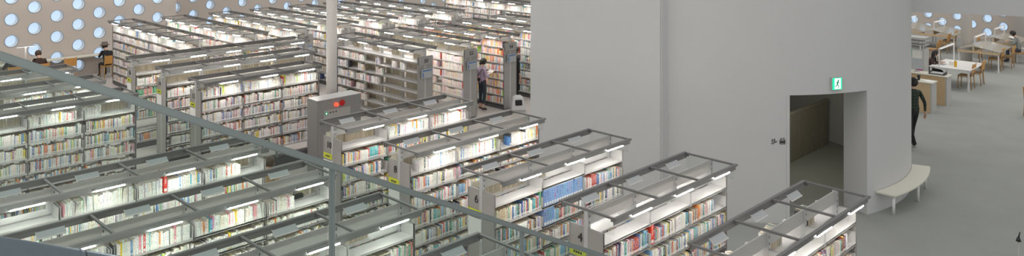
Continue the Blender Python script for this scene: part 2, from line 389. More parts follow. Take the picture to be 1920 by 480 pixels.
# racks 12, 14, 16
rack('12', 7.5, 17.05, 3, 'A', ROWS6[:6], 'bookrack with a number 12 on its end, six full rows, left of the alarm cabinet', None, '12', True, SPINE,
     occ={(0,0):[(0,1,WHITE)], (0,1):[(0,1,WHITE)], (0,2):[(0,.97,WHITE)], 1:[(0,1)], 2:[(0,1)], 3:[(0,1)], 4:[(0,1)]}, seed=12, cards=False)
rack('14', 7.5, 18.90, 4, 'A', ROWS6, 'bookrack with a number 14 on its end, just behind rack 12', None, '14', False, SPINE,
     occ={0:E_, ('b',0):[(0,1,CREAM)], (1,0):[(0,.93,WHITE)], (5,0):[(.1,.7)], (4,0):[(0,1)]}, seed=14, cards=False)
rack('16', 7.5, 20.78, 5, 'A', ROWS6, 'bookrack with a number 16 on its end and green magazines, behind racks 12 and 14', None, '16', False, SPINE,
     occ={(0,0):E_, (0,1):E_, ('b',0):[(0,1,CREAM)], (2,0):[(0,1,GREENRED)], (1,0):[(0,1,WHITE)], (3,0):[(0,1,GREENRED)], (5,0):E_}, seed=16, cards=False)
# left-hand group, seen through the railing glass
UL = 6.13-5*BAY
rack('L6', UL, 6.11, 5, 'A', ROWS6, 'bookrack under the glass at the bottom centre, nearest of the left-hand racks', None, None, True, MIXED,
     occ={0:E_, (1,4):[(0,.5)], ('b',0):E_}, seed=21)
rack('L8', UL, 7.98, 5, 'A', ROWS6, 'bookrack behind the glass with an empty white top shelf beside the railing post', None, None, True, MIXED,
     occ={0:E_, (1,4):[(.1,1)], ('b',0):[(0,.9,WHITE)], ('b',0,4):[(0,.6,WHITE)]}, seed=22)
rack('L10', UL, 9.86, 5, 'A', ROWS6, 'bookrack behind the glass with the longest run of bright white books at the bottom left', None, None, True, WHITE,
     occ={(0,4):[(0,.42)], (0,0):[(.4,1)], (0,1):[(0,1)], (0,2):[(0,1)], (0,3):[(0,1)], ('b',0):[(0,1)]}, seed=23)
rack('L12', UL, 11.72, 5, 'A', ROWS6, 'bookrack behind the glass with one tall red book among its white ones', None, None, True, WHITE,
     occ={(0,0):E_, (0,1):E_, (0,2):[(.02,1)], (0,3):[(0,1)], (0,4):[(0,.62)], ('b',0):[(0,.95,CREAM)], ('b',0,1):E_}, seed=24)
rack('L17', UL-BAY, 17.05, 6, 'A', ROWS6, 'tall bookrack behind the glass at the far left, full of books in five rows', None, None, True, WHITE,
     occ={(0,0):E_, (0,1):E_, (0,2):E_, (0,3):E_, (0,4):[(0,.9)], (0,5):[(0,.3)], ('b',0):[(0,1)], 5:[(0,1)], 1:[(0,1)],2:[(0,1)],3:[(0,1)],4:[(0,1)]}, seed=25, cards=False, lowpal=LIB)
rack('L19', UL-BAY, 18.90, 6, 'A', ROWS6, 'bookrack behind the railing at the far left, second back from the reading counter', None, None, False, WHITE,
     occ={0:[(0,1)]}, seed=26, cards=False)
rack('L21', UL-BAY, 20.76, 6, 'A', ROWS6, 'bookrack behind the railing at the far left, nearest the reading counter', None, None, False, CREAM,
     occ={0:E_}, seed=27, cards=False)
# B racks, middle distance (local x runs from the far-left end towards the camera-right end)
BU = [13.70, 15.37, 17.00, 18.68, 20.35]
BN = ['50', '52', '54', None, None]
BLAB = ['half-empty bookrack with a sign reading 50 on its end, right of the column', 'bookrack with a sign reading 52 on its end, behind the half-empty one',
        'bookrack full of bright book covers that the woman in lilac is facing, numbered 54', 'bookrack just behind the one numbered 54, cut off by the white wall', 'bookrack second behind the one numbered 54, mostly hidden by the white wall']
for i, u in enumerate(BU):
    occ = None
    if i == 0:
        occ = {0:E_, (1,0):[(0,1)], (1,1):[(0,.35)], (1,2):[(0,.15),(.85,1)], (1,3):[(.2,.35)], (2,0):[(0,.6)], (2,1):[(.1,.4)], (2,2):[(0,.3)], (2,3):E_, (3,0):[(0,.9)], (3,1):[(0,1,MIXED)], (3,2):[(0,.15)], (3,3):E_,
               (4,0):[(0,.8)], (4,1):[(.0,.4)], (4,2):E_, (4,3):E_, (5,0):[(0,.4)], (5,1):[(0,.5)], (5,2):E_, (5,3):E_, 6:E_}
        for k in range(1, 7): occ[('b', k)] = [(0, .8, CREAM)]
        occ[('b', 0)] = [(.3,.7,CREAM)]
    elif i == 1: occ = {0:E_, ('b',0):[(0,1,CREAM)], (6,0):E_, (6,1):E_}
    rack('B'+str(i), u, 16.82+4*BAY-.05, 4, 'B', ROWS6 if i == 0 else ROWS8, BLAB[i], None, BN[i], False, [WHITE, MANGA, BRIGHT, BRIGHT, WHITE][i], tops=7 if i == 0 else 1, occ=occ, seed=40+i, cards=False,
         lowpal=[SPINE, MANGA, BRIGHT, MIXED, WHITE][i])
RU = [10.10, 11.82, 13.55, 15.18, 16.85, 18.45, 20.05]
ORD = ['first', 'second', 'third', 'fourth', 'fifth', 'sixth', 'last']
for i, u in enumerate(RU):
    rack('R'+str(i), u, 28.75 if i else 29.0, 6, 'B', ROWS6, '%s bookrack from the left in the far row under the round windows' % ORD[i], None, '22' if i == 2 else None, False, WHITE, tops=1,
         occ={0:[(0,1)]}, seed=60+i, cards=False, bay=1.02 if i else 1.05, lowpal=SPINE)
rack('F', 24.0, 27.6, 9, 'B', ROWS6, 'farthest bookrack, its book rows facing out just left of the white wall top', None, None, False, WHITE, tops=1, occ={0:[(0,1)]}, seed=80, cards=False, lowpal=SPINE)

# place a few singular books of the photo
def special(key, row, x, w, h, col, d=.19):
    r = [q for q in RACKS if q['key'] == key][0]; z = r['rows'][row]
    BK[:] = [b for b in BK if not (b['rack'] is r and b['row'] == row and b['side'] < 0 and abs(b['x']-x) < (w+b['w'])/2)]
    BK.append(dict(rack=r, row=row, x=x, y=-.262+d/2, z=z, w=w, d=d, h=h, lean=0, side=-1, col=col, rnd=.3))
special('L12', 0, 3.30, .045, .29, (.70,.03,.02))
special('4', 1, 1.02, .06, .27, (.72,.05,.02))
special('6', 1, BAY-.045, .02, .26, (.2,.5,.2))
special('8', 0, 2.86, .03, .235, (.75,.25,.08))
special('12', 0, .50, .028, .23, (.45,.62,.05))
special('12', 0, 2.0, .03, .23, (.55,.62,.05))
special('10', 0, 1.62, .03, .235, (.80,.35,.04))

# --- which books get an object of their own: the 300 that show largest
CAMP = Vector((0,0,CAM_H))
def rot2(r, x, y): c, s = math.cos(r['rot']), math.sin(r['rot']); return r['o'].x + x*c - y*s, r['o'].y + x*s + y*c
def to_px(X, Y, Z): return 960 + F_PX*X/Y, F_PX*(CAM_H-Z)/Y - 156
def visible_ranking():
    vs, fs = [], []
    def addbox(r, x0,x1,y0,y1,z0,z1):
        n = len(vs)
        for z in (z0,z1):
            for (x,y) in ((x0,y0),(x1,y0),(x1,y1),(x0,y1)): a, b = rot2(r, x, y); vs.append((a,b,z))
        for q in ((0,3,2,1),(4,5,6,7),(0,1,5,4),(1,2,6,5),(2,3,7,6),(3,0,4,7)): fs.append([n+i for i in q])
    near = [r for r in RACKS if r['near']]
    for r in near:
        L = r['L']
        addbox(r,0,L,-.45,-.40,2.165,2.228); addbox(r,0,L,.40,.45,2.165,2.228); addbox(r,0,L,-.006,.006,2.03,2.2)
        addbox(r,-.012,0,-.265,.265,.03,2.); addbox(r,L,L+.012,-.265,.265,.03,2.)
        for z in r['rows']: addbox(r,0,L,-.265,.265,z-.035,z)
    cand = []
    for b in BK:
        r = b['rack']
        if not r['near']: continue
        addbox(r, b['x']-b['w']/2, b['x']+b['w']/2, b['y']-b['d']/2, b['y']+b['d']/2, b['z'], b['z']+b['h'])
        if b['side'] < 0: cand.append(b)
    t = BVHTree.FromPolygons(vs, fs)
    out = []
    for b in cand:
        vis = 0
        for fz in (.3, .6, .92):
            X, Y = rot2(b['rack'], b['x'], b['y']-b['d']/2-.004); Z = b['z']+b['h']*fz
            px, py = to_px(X, Y, Z)
            if not (2 < px < 1918 and 2 < py < 478): continue
            P = Vector((X,Y,Z)); d = P-CAMP; h = t.ray_cast(CAMP, d.normalized(), d.length-.01)
            if h[0] is None: vis += 1
        if vis: out.append((vis*(b['w']*b['h'])/(Y*Y), b))
    out.sort(key=lambda q: -q[0])
    return [q[1] for q in out[:300]]
SEL = visible_ranking()
SELID = {id(b) for b in SEL}

def book_arrays(bl):
    n = len(bl); V = np.zeros((n,8,3)); 
    g = lambda k: np.array([b[k] for b in bl], dtype=float)
    x, y, z, w, d, h, ln, sd = (g(k) for k in ('x','y','z','w','d','h','lean','side'))
    sg = np.array([[-1,-1,0],[1,-1,0],[1,1,0],[-1,1,0],[-1,-1,1],[1,-1,1],[1,1,1],[-1,1,1]], float)
    lx = sg[None,:,0]*w[:,None]/2; ly = sg[None,:,1]*d[:,None]/2*(-sd[:,None]); lx = lx*(-sd[:,None]); lz = sg[None,:,2]*h[:,None]   # vertex row 0/1 is the spine side
    sh = np.tan(ln)[:,None]*lz; lx = lx + sh; lz = lz
    lx = lx + x[:,None]; ly = ly + y[:,None]
    ro = np.array([b['rack']['rot'] for b in bl]); ox = np.array([b['rack']['o'].x for b in bl]); oy = np.array([b['rack']['o'].y for b in bl])
    c, s = np.cos(ro)[:,None], np.sin(ro)[:,None]
    V[:,:,0] = ox[:,None] + lx*c - ly*s; V[:,:,1] = oy[:,None] + lx*s + ly*c; V[:,:,2] = z[:,None] + lz
    return V
FQ = [(4,5,6,7),(0,1,5,4),(1,2,6,5),(2,3,7,6),(3,0,4,7)]
FUV = [[(-1,0)]*4, [(0,0),(1,0),(1,1),(0,1)], [(2,0)]*4, [(-1,0)]*4, [(2,0)]*4]
def stuff_mesh(bl):
    V = book_arrays(bl); n = len(bl)
    F = (np.arange(n)[:,None,None]*8 + np.array(FQ)[None]).reshape(-1)
    me = bpy.data.meshes.new('book'); me.vertices.add(n*8); me.vertices.foreach_set('co', V.reshape(-1))
    me.loops.add(n*20); me.loops.foreach_set('vertex_index', F)
    me.polygons.add(n*5); me.polygons.foreach_set('loop_start', np.arange(n*5)*4)
    me.update(calc_edges=True)
    uv = me.uv_layers.new(name='UVMap'); uv.data.foreach_set('uv', np.tile(np.array(FUV, float).reshape(-1), n))
    at = me.attributes.new('bcol', 'FLOAT_COLOR', 'POINT')
    c = np.array([[*b['col'], b['rnd']] for b in bl], float); at.data.foreach_set('color', np.repeat(c, 8, axis=0).reshape(-1))
    me.materials.append(M['book']); me.validate(); return me
rest = [b for b in BK if id(b) not in SELID]
print('books', len(BK), 'individual', len(SEL))
o = link('book', stuff_mesh(rest)); tag(o, 'all the smaller and farther books standing in rows on the racks', 'books', None, 'stuff')
# one properly made book: two boards and a spine round a recessed block of pages
def book_mesh(b):
    w, d, h = b['w'], b['d'], b['h']; t = min(.003, w*.16); m = MB(); uvs = []
    def bx(x0,x1,y0,y1,z0,z1,spine,page=False):
        m.box(x0,x1,y0,y1,z0,z1)
        for k in range(6):
            q = (-1,0) if page else (2,0)
            uvs.append([(0,0),(1,0),(1,1),(0,1)] if (spine and k == 2) else [q]*4)
    bx(-w/2, -w/2+t, -d/2+.001, d/2, 0, h, False); bx(w/2-t, w/2, -d/2+.001, d/2, 0, h, False)
    bx(-w/2, w/2, -d/2-.002, -d/2+.001, 0, h, True)
    bx(-w/2+t, w/2-t, -d/2+.001, d/2-.004, .002, h-.004, False, True)
    sh = math.tan(b['lean'])
    for v in m.v: v.x += v.z*sh
    me = m.mesh('book', 'book')
    uv = me.uv_layers.new(name='UVMap'); uv.data.foreach_set('uv', [c for f in uvs for p in f for c in p])
    at = me.attributes.new('bcol', 'FLOAT_COLOR', 'POINT'); at.data.foreach_set('color', [*b['col'], b['rnd']]*len(me.vertices))
    return me
RN = {'2':'rack 2, bottom right','4':'rack 4','6':'rack 6','8':'rack 8','10':'rack 10','12':'rack 12','L6':'nearest left rack','L8':'rack at the post','L10':'second lowest left rack','L12':'left rack with red book','L17':'far left rack'}
SN = ['top','second','third','fourth','fifth','sixth','lowest']
def ordinal(n): return '%d%s' % (n, 'th' if 10 <= n % 100 <= 20 else {1:'st',2:'nd',3:'rd'}.get(n % 10, 'th'))
rowsd = {}
for b in BK:
    if b['side'] < 0: rowsd.setdefault((b['rack']['key'], b['row']), []).append(b)
for k, l in rowsd.items():
    l.sort(key=lambda b: b['x'])
    for i, b in enumerate(l): b['nl'] = COLNAME(l[i-1]['col']) if i else 'no'; b['nr'] = COLNAME(l[i+1]['col']) if i+1 < len(l) else 'no'; b['i'] = i
for b in SEL:
    r = b['rack']; X, Y = rot2(r, b['x'], b['y'])
    # count from the left edge of the photo, not from a hidden shelf end
    l = rowsd[(r['key'], b['row'])]; i0 = 0
    while i0 < len(l) and to_px(*rot2(r, l[i0]['x'], l[i0]['y']-.1), l[i0]['z']+.1)[0] < 0: i0 += 1
    o = link('book', book_mesh(b), None, (X, Y, b['z']), r['rot'])
    tk = 'thick' if b['w'] > .026 else 'thin' if b['w'] < .017 else ''
    lab = ('%s %s book, %s from left, %s shelf, %s' % (tk, COLNAME(b['col']), ordinal(b['i']-i0+1), SN[b['row']], RN[r['key']])).strip()
    tag(o, lab, 'book', 'books on the lit racks')

# ---------------------------------------------------------------- setting
struct(MB().prism([(-30,-2),(60,-2),(60,62),(-30,62)], -.1, 0).build('floor', 'carpet'))
# paler floor of the stack room, left of the white walls
pts = [W(2,22.2), W(2,3.0), W(11.0,3.0), W(11.6,14.6), W(26,14.6), W(26,33), W(2,33)]
struct(MB().prism([(p.x,p.y) for p in pts], 0.0, .004).build('floor_stack_room', 'floor2'))
# perforated walls with round windows
def holed_wall(name, p0, dirv, nrm, cols, rows, cs, vs, r, z0, phase, wn, mtl='beige'):
    """p0 = base start, dirv = unit along, nrm = unit pointing outdoors (away from the room)"""
    m = MB(); N = 16; T = .3; centres = []
    zmax = z0 + rows*vs
    def P(s, z, d=0): return p0 + dirv*s + nrm*d + Vector((0,0,z))
    for c in range(cols):
        off = 0 if (c+phase) % 2 == 0 else vs/2
        s0, s1 = c*cs, (c+1)*cs; sc = (s0+s1)/2
        zs = [z0-vs + off + k*vs for k in range(rows+2)]
        for za in zs:
            zb = za + vs; a, b = max(za, 0), min(zb, zmax)
            if b <= a: continue
            zc = (za+zb)/2
            if zc-r < a+.02 or zc+r > b-.02:
                m.poly([P(s0,a),P(s1,a),P(s1,b),P(s0,b)]); continue
            centres.append((sc, zc))
            n = len(m.v)
            for i in range(N):
                t = 2*PI*(i+.5)/N; m.v.append(P(sc+r*math.cos(t), zc+r*math.sin(t)))
            for i in range(N):
                t = 2*PI*(i+.5)/N; cx, cz = math.cos(t), math.sin(t); k = 1/max(abs(cx), abs(cz))
                m.v.append(P(sc + cx*k*(s1-s0)/2, zc + (cz*k)*((b-zc) if cz > 0 else (zc-a))))
            # corners of the cell
            q = len(m.v); m.v += [P(s1,b),P(s0,b),P(s0,a),P(s1,a)]
            for i in range(N):
                j = (i+1) % N; f = [n+i, n+N+i, n+N+j, n+j]
                if i == 1: f = [n+i, n+N+i, q, n+N+j, n+j]
                if i == 5: f = [n+i, n+N+i, q+1, n+N+j, n+j]
                if i == 9: f = [n+i, n+N+i, q+2, n+N+j, n+j]
                if i == 13: f = [n+i, n+N+i, q+3, n+N+j, n+j]
                m.face(f)
    o = m.build(name, mtl); struct(o)
    for (sc, zc) in centres:
        px, py = to_px(*P(sc, zc)) if P(sc,zc).y > 1 else (9999,0)
        h = MB(); n = 0
        for d, rr in ((.0, r*1.0),(.30, r*.97)):
            for i in range(20):
                t = 2*PI*i/20; h.v.append(dirv*(rr*math.cos(t)) + nrm*d + Vector((0,0,rr*math.sin(t))))
        for i in range(20): j = (i+1) % 20; h.face([i, j, 20+j, 20+i], True)
        h.mi(1); h.face([20+i for i in range(20)])
        if (-20 < px < 1940 and -30 < py < 320):
            k_ = len(h.v); h.mi(2)
            for rr, d in ((r*1.10, -.004),(r*.98, -.012),(r*.98, .02)):
                for i in range(20):
                    t = 2*PI*i/20; h.v.append(dirv*(rr*math.cos(t)) + nrm*d + Vector((0,0,rr*math.sin(t))))
            for a_ in (0, 1):
                for i in range(20): j = (i+1) % 20; h.face([k_+a_*20+i, k_+a_*20+j, k_+a_*20+20+j, k_+a_*20+20+i])
            w = h.build('window_%d' % wn[0], ['hole_rim', 'hole', 'hole_ring'], None, loc=P(sc, zc)); struct(w); wn[0] += 1
wn = [1]
dA = Vector((AX, AY, 0)); dB = Vector((-AY, AX, 0))
# geometry read off the photo: wall one at v=31.6 up to u=13.1, wall two at v=34.5, right wall at u=41.5
CS1, VS1 = .915, .745
def holed_v(name, v, uref, zref, u0, u1, cs, vs, r):
    # a column centre lies at uref with a hole centre at height zref
    k = math.floor((uref-u0)/cs - .5) + 1; start = uref - (k+.5)*cs
    cols = int((u1-start)/cs) + 1
    z0 = (zref - vs/2) % vs; 
    return name, v, start, cols, z0, k
def uv_at(px, py, v=None, u=None):
    a = (px-960)/F_PX
    if v is not None: uu = (a*v*AX + v*AY)/(AX - a*AY); Y = uu*AY + v*AX; return uu, CAM_H-(py+156)*Y/F_PX
    vv = (u*AX - a*u*AY)/(AY + a*AX); Y = u*AY + vv*AX; return vv, CAM_H-(py+156)*Y/F_PX
ua, za = uv_at(107, 69, v=31.6); ub, zb = uv_at(64.5, 52, v=31.6); uc, zc_ = uv_at(186, 61.5, v=31.6)
ua2, _ = uv_at(147, 46, v=31.6); cs1 = (uc-ub)/3.0; _, zt = uv_at(106, 30, v=31.6); vs1 = zt-za
print('wall1 cs', cs1, 'vs', vs1, 'z', za, zb)
def wall_v(name, v, u0, u1, uref, zref, cs, vs, r):
    k = int((uref-u0)/cs)+1; start = uref-(k+.5)*cs; cols = int((u1-start)/cs)
    rows = 11; off = (zref - vs/2) % vs
    # make phase so that column k has cells starting at off (+0)
    holed_wall(name, W(start, v), dA, dB, cols, rows, cs, vs, r, off, k % 2, wn); return start, start+cols*cs
s1a, s1b = wall_v('wall_left', 31.6, -4, 13.2, ua, za, cs1, vs1, .205)
ud, zd = uv_at(363, 27, v=34.5); ue, ze = uv_at(425, 21, v=34.5); uf, zf = uv_at(591, 9, v=34.5)
cs2 = (uf-ud)/8.0; print('wall2 cs', cs2)
wall_v('wall_back', 34.5, 12, 44, ud, zd, cs2, .73, .20)
struct(MB().prism([(p.x,p.y) for p in (W(s1b,31.6),W(s1b+.35,31.6),W(s1b+.35,34.6),W(s1b,34.6))], 0, 9).build('trim_1', 'beige'))
# right wall, u = 41.5, running along B
vh, zh = uv_at(1794, 55.5, u=41.5); vi, zi = uv_at(1851, 60, u=41.5); cs3 = abs(vh-vi)/2.0; print('wall3 cs', cs3)
k3 = int((vh+2)/cs3)+1; st3 = vh-(k3+.5)*cs3
_, zj = uv_at(1795, 30, u=41.5)
holed_wall('wall_right', W(41.5, st3), dB, dA, 34, 12, cs3, zj-zh, .19, (zh-(zj-zh)/2) % (zj-zh), k3 % 2, wn)
struct(MB().prism([(p.x,p.y) for p in (W(41.42,-2),W(41.5,-2),W(41.5,34),W(41.42,34))], 0, .1).build('baseboard_right', 'lgrey'))
# oval core wall
OC = Vector((5.1, 18.95, 0)); RO = 4.0; TH = .55
def arc(a0, a1, r, step=1.5):
    n = max(2, int(abs(a1-a0)/step)+1); return [(OC.x+r*math.cos(math.radians(a0+(a1-a0)*i/(n-1))), OC.y+r*math.sin(math.radians(a0+(a1-a0)*i/(n-1)))) for i in range(n)]
def arcwall(m, a0, a1, z0, z1, ro=RO, ri=RO-TH):
    A, B = arc(a0,a1,ro), arc(a0,a1,ri); n = len(m.v); k = len(A)
    for z in (z0, z1):
        for p in A: m.v.append(Vector((*p, z)))
        for p in B: m.v.append(Vector((*p, z)))
    o = lambda ring, lev, i: n + lev*2*k + ring*k + i
    for i in range(k-1):
        m.mi(0); m.face([o(0,0,i), o(0,0,i+1), o(0,1,i+1), o(0,1,i)][:0] or [o(0,0,i), o(0,0,i+1), o(1,0,i+1), o(1,0,i)])
        m.mi(1); m.face([o(0,1,i+1), o(0,1,i), o(1,1,i), o(1,1,i+1)])
        m.mi(0); m.face([o(1,0,i), o(1,0,i+1), o(1,1,i+1), o(1,1,i)]); m.face([o(0,0,i+1), o(0,0,i), o(0,1,i), o(0,1,i+1)])
    for i, e in ((0,0),(k-1,1)):
        f = [o(0,0,i), o(0,1,i), o(1,1,i), o(1,0,i)]; m.face(f if e else f[::-1])
DA0, DA1, DZ = -88.3, -63.0, 2.42
m = MB(); arcwall(m, DA1, DA0+360, 0, DZ); arcwall(m, DA1-360, DA1, DZ, 8.5)
struct(m.build('wall_core', ['wall', 'inner']))
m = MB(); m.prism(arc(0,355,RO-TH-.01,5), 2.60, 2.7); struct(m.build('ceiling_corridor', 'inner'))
m = MB(); m.prism(arc(0,355,RO-TH-.01,5), 0.004, .008); struct(m.build('floor_corridor', 'carpet'))
# lit edge strip of the opening (door frame)
a = math.radians(DA0); fr = MB()
for (aa, w) in ((DA0, .25),):
    A = arc(aa-w, aa+w*2, RO+.012, .2); B = arc(aa-w, aa+w*2, RO-TH, .2)
    fr.prism(A+B[::-1], 0, DZ)
struct(fr.build('door_1', 'wall'))
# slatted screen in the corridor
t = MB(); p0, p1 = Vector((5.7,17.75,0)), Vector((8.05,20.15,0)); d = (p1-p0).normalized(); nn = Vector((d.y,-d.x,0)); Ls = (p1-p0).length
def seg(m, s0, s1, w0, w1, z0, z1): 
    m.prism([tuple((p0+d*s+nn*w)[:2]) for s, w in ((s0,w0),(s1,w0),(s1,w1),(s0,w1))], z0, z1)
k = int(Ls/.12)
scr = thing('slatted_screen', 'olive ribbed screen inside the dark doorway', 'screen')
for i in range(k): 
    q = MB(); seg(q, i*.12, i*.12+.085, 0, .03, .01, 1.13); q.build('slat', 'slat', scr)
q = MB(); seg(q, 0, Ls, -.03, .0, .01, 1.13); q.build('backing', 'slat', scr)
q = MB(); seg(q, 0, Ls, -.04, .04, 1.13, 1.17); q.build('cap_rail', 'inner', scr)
# flat white wall left of the core
E0 = Vector((2.90,15.35)); E1 = Vector((.395,17.81)); back = Vector((AX,AY))*.35
struct(MB().prism([tuple(E0), tuple(E1), tuple(E1+back), tuple(E0+back)][::-1], 0, 8.5).build('wall_stack_room', 'wall', bevel=.03))
# bulkhead over the passage on the right
b0, b1 = Vector((8.3,17.61)), Vector((15.5,14.82)); bn = Vector((.36,.93)).normalized()*.5
struct(MB().prism([tuple(b0), tuple(b1), tuple(b1+bn), tuple(b0+bn)], 3.7, 8.5).build('ceiling_bulkhead', 'wall'))
# columns
def column(name, p, r, z1, label):
    m = MB(); m.tube((p.x,p.y,0),(p.x,p.y,z1), r, n=32); m.mi(0).tube((p.x,p.y,0),(p.x,p.y,.08), r+.012, n=32)
    o = m.build(name, 'column'); struct(o); return o
column('trim_2', W(10.3,16.05), .125, 8.5, '')
column('trim_3', Vector((31.2*.5753,31.2,0)), .195, 8.5, '')
column('trim_4', W(40.5, 8.35), .28, 8.5, '')

# ---------------------------------------------------------------- furniture and fittings
# bench round the core wall
bt = thing('bench', 'cream curved bench on white legs against the curved wall', 'bench', OC)
A = [(p[0]-OC.x, p[1]-OC.y) for p in arc(-58.3,-26,4.36)]; B = [(p[0]-OC.x, p[1]-OC.y) for p in arc(-59.6,-26,RO+.005)]
MB().prism(A+B[::-1], .385, .42).build('seat', 'bench', bt, bevel=.006)
for th in (-57,-42,-29):
    c, s = math.cos(math.radians(th)), math.sin(math.radians(th)); MB().tube((4.27*c,4.27*s,0),(4.27*c,4.27*s,.385),.028,n=16).build('leg', 'white', bt)
# exit sign
def on_core(theta, z, r=RO): a = math.radians(theta); return Vector((OC.x+r*math.cos(a), OC.y+r*math.sin(a), z)), a + PI/2
p, rz = on_core(-74.3, 2.62)
es = thing('exit_sign', 'small backlit green and white running man sign above the doorway', 'sign', p, rz)
MB().box(-.115,.115,-.05,.0,-.12,.12).build('housing', 'lgrey', es, bevel=.004)
MB().box(-.105,.105,-.055,-.05,-.112,.112).build('panel', 'greenlit', es)
MB().box(-.06,.075,-.058,-.055,-.10,.10).build('door_symbol', 'whitelit', es)
m = MB(); Y = -.061
def bar(m, a, b, w, y0=-.062, y1=-.058):
    a, b = Vector(a), Vector(b); d = (b-a).normalized(); n = Vector((-d.y, d.x))*w/2
    q = [a-n, b-n, b+n, a+n]; k = len(m.v); m.v += [Vector((p.x,y0,p.y)) for p in q]+[Vector((p.x,y1,p.y)) for p in q]
    for f in ((0,1,2,3),(7,6,5,4),(0,4,5,1),(1,5,6,2),(2,6,7,3),(3,7,4,0)): m.face([k+i for i in f])
m.ball((.02,-.06,.06),(.016,.002,.016))
bar(m,(.012,.045),(-.005,-.015),.026); bar(m,(.01,.04),(.04,.01),.011); bar(m,(.01,.04),(-.03,.02),.011)
bar(m,(-.005,-.012),(.03,-.045),.014); bar(m,(.03,-.045),(.022,-.085),.012); bar(m,(-.005,-.012),(-.035,-.05),.014); bar(m,(-.035,-.05),(-.058,-.05),.012)
m.build('running_figure', 'green', es)
# pictograms on the wall
p, rz = on_core(-90.9, 1.55)
pg = thing('wall_pictogram', 'small dark stairs and lift pictograms beside the doorway', 'sign', p, rz)
m = MB()
for i in range(3): bar(m,(-.13+i*.035,-.04+i*.018),(-.09+i*.035,-.04+i*.018),.014,-.008,-.004)
bar(m,(-.11,-.01),(-.11,.045),.016,-.008,-.004); bar(m,(-.07,.0),(-.07,.05),.016,-.008,-.004)
m.build('stairs_symbol', 'ink', pg)
m = MB()
bar(m,(.03,-.045),(.13,-.045),.01,-.008,-.004); bar(m,(.03,.03),(.13,.03),.01,-.008,-.004); bar(m,(.033,-.045),(.033,.03),.01,-.008,-.004); bar(m,(.127,-.045),(.127,.03),.01,-.008,-.004)
bar(m,(.04,-.01),(.12,-.01),.035,-.008,-.004); m.ball((.055,-.006,.055),(.012,.003,.012)); m.ball((.105,-.006,.06),(.012,.003,.012))
m.build('lift_symbol', 'ink', pg)

# alarm cabinet
kc = thing('alarm_cabinet', 'grey steel fire alarm cabinet with two red lamps in front of the column', 'cabinet', W(9.48,15.35), ROT_A)
MB().box(0,1.16,0,.42,0,1.7).build('body', 'grey', kc, bevel=.008)
MB().box(-.005,1.165,-.005,.43,1.7,1.712).build('top_plate', 'lgrey', kc)
MB().box(.17,.86,-.008,0,1.28,1.46).build('control_panel', 'steel', kc)
m = MB(); m.tube((.48,0,1.56),(.48,-.05,1.56),.045,.038,n=20); m.ball((.48,-.05,1.56),.038); m.build('lit_lamp', 'redlit', kc, label='glowing red lamp')
m = MB(); m.tube((.64,0,1.57),(.64,-.02,1.57),.07,n=24); m.mi(1).tube((.64,-.02,1.57),(.64,-.03,1.57),.045,.04,n=20); m.build('call_point', ['red','red'], kc)
m = MB(); m.box(.19,.26,-.012,-.008,1.36,1.43); m.mi(1).box(.205,.245,-.014,-.012,1.385,1.40); m.box(.22,.232,-.014,-.012,1.37,1.42); m.build('phone_sign', ['green','whitelit'], kc)
m = MB()
for k_ in range(3): m.tube((.33+k_*.075,-.008,1.405),(.33+k_*.075,-.016,1.405),.017,n=10)
m.build('indicator', 'black', kc)
MB().box(.60,.615,-.012,0,.1,1.25).build('door_gap', 'black', kc)

# floor machine
rb = thing('cleaning_machine', 'white rounded floor unit with a dark opening, beside rack 54', 'machine', W(16.98,16.42), math.radians(10))
m = MB(); n0 = 0
q = [(-.20,-.19),(.20,-.19),(.20,.16),(-.20,.16)]; k = len(m.v)
for z, s in ((.03,1),(.22,.93),(.40,.74),(.46,.6)):
    for (x,y) in q: m.v.append(Vector((x*s,y*s,z)))
for a in range(3):
    for i in range(4): j = (i+1)%4; m.face([a*4+i,a*4+j,a*4+4+j,a*4+4+i])
m.face([12,13,14,15]); m.face([3,2,1,0]); m.build('body', 'white', rb, bevel=.03)
m = MB(); T = Matrix.Translation((0,-.176,.27)) @ Matrix.Rotation(math.radians(-13),4,'X'); m.box(-.105,.105,-.01,.01,-.07,.09,T); m.build('opening', 'black', rb, bevel=.02)
MB().box(-.21,.21,-.2,.17,0,.05).build('base', 'lgrey', rb, bevel=.01)

# ---- stair railing in front
PR1 = Vector((-.799,3.5,4.70)); PR2 = Vector((.055,4.5,4.025)); dr = PR2-PR1
R0 = PR1 + dr*(-1.35); R1_ = PR1 + dr*1.95
rl = thing('glass_railing', 'sloping glass stair railing with a grey metal cap and flat steel posts', 'railing')
def slab(m, a, b, half_w, z0, z1, ins=0):
    a, b = Vector(a), Vector(b); d = (b-a); h = Vector((d.x,d.y,0)).normalized(); n = Vector((-h.y,h.x,0))*half_w; k = len(m.v)
    for p in (a, b):
        for s, z in ((-1,z0),(1,z0),(1,z1),(-1,z1)): m.v.append(p+n*s+Vector((0,0,z)))
    for f in ((3,2,1,0),(4,5,6,7),(0,1,5,4),(1,2,6,5),(2,3,7,6),(3,0,4,7)): m.face([k+i for i in f])
m = MB(); slab(m, R0, R1_, .030, -.020, .012); m.build('top_rail', 'toprail', rl, bevel=.004)
hd = Vector((dr.x,dr.y,0)).normalized()
for i in range(-2, 3):
    c = PR1 + dr*i
    if i in (0, 1):
        m = MB(); T = Matrix.Translation(c) @ Matrix.Rotation(math.atan2(hd.y,hd.x),4,'Z'); m.box(-.010,.010,-.014,.010,-1.05,-.008,T); m.build('post', 'toprail', rl, bevel=.002)
for i in range(-2, 3):
    a, b = PR1+dr*(i+.02), PR1+dr*(i+.98)
    if i == -2: a = R0
    if i == 1: pass
    if i == 2: continue
    m = MB(); slab(m, a, b, .005, -1.0, -.014); m.build('glass_pane', 'glass', rl)
m = MB(); slab(m, R0, R1_, .012, -1.06, -1.0); m.build('bottom_rail', 'toprail', rl)
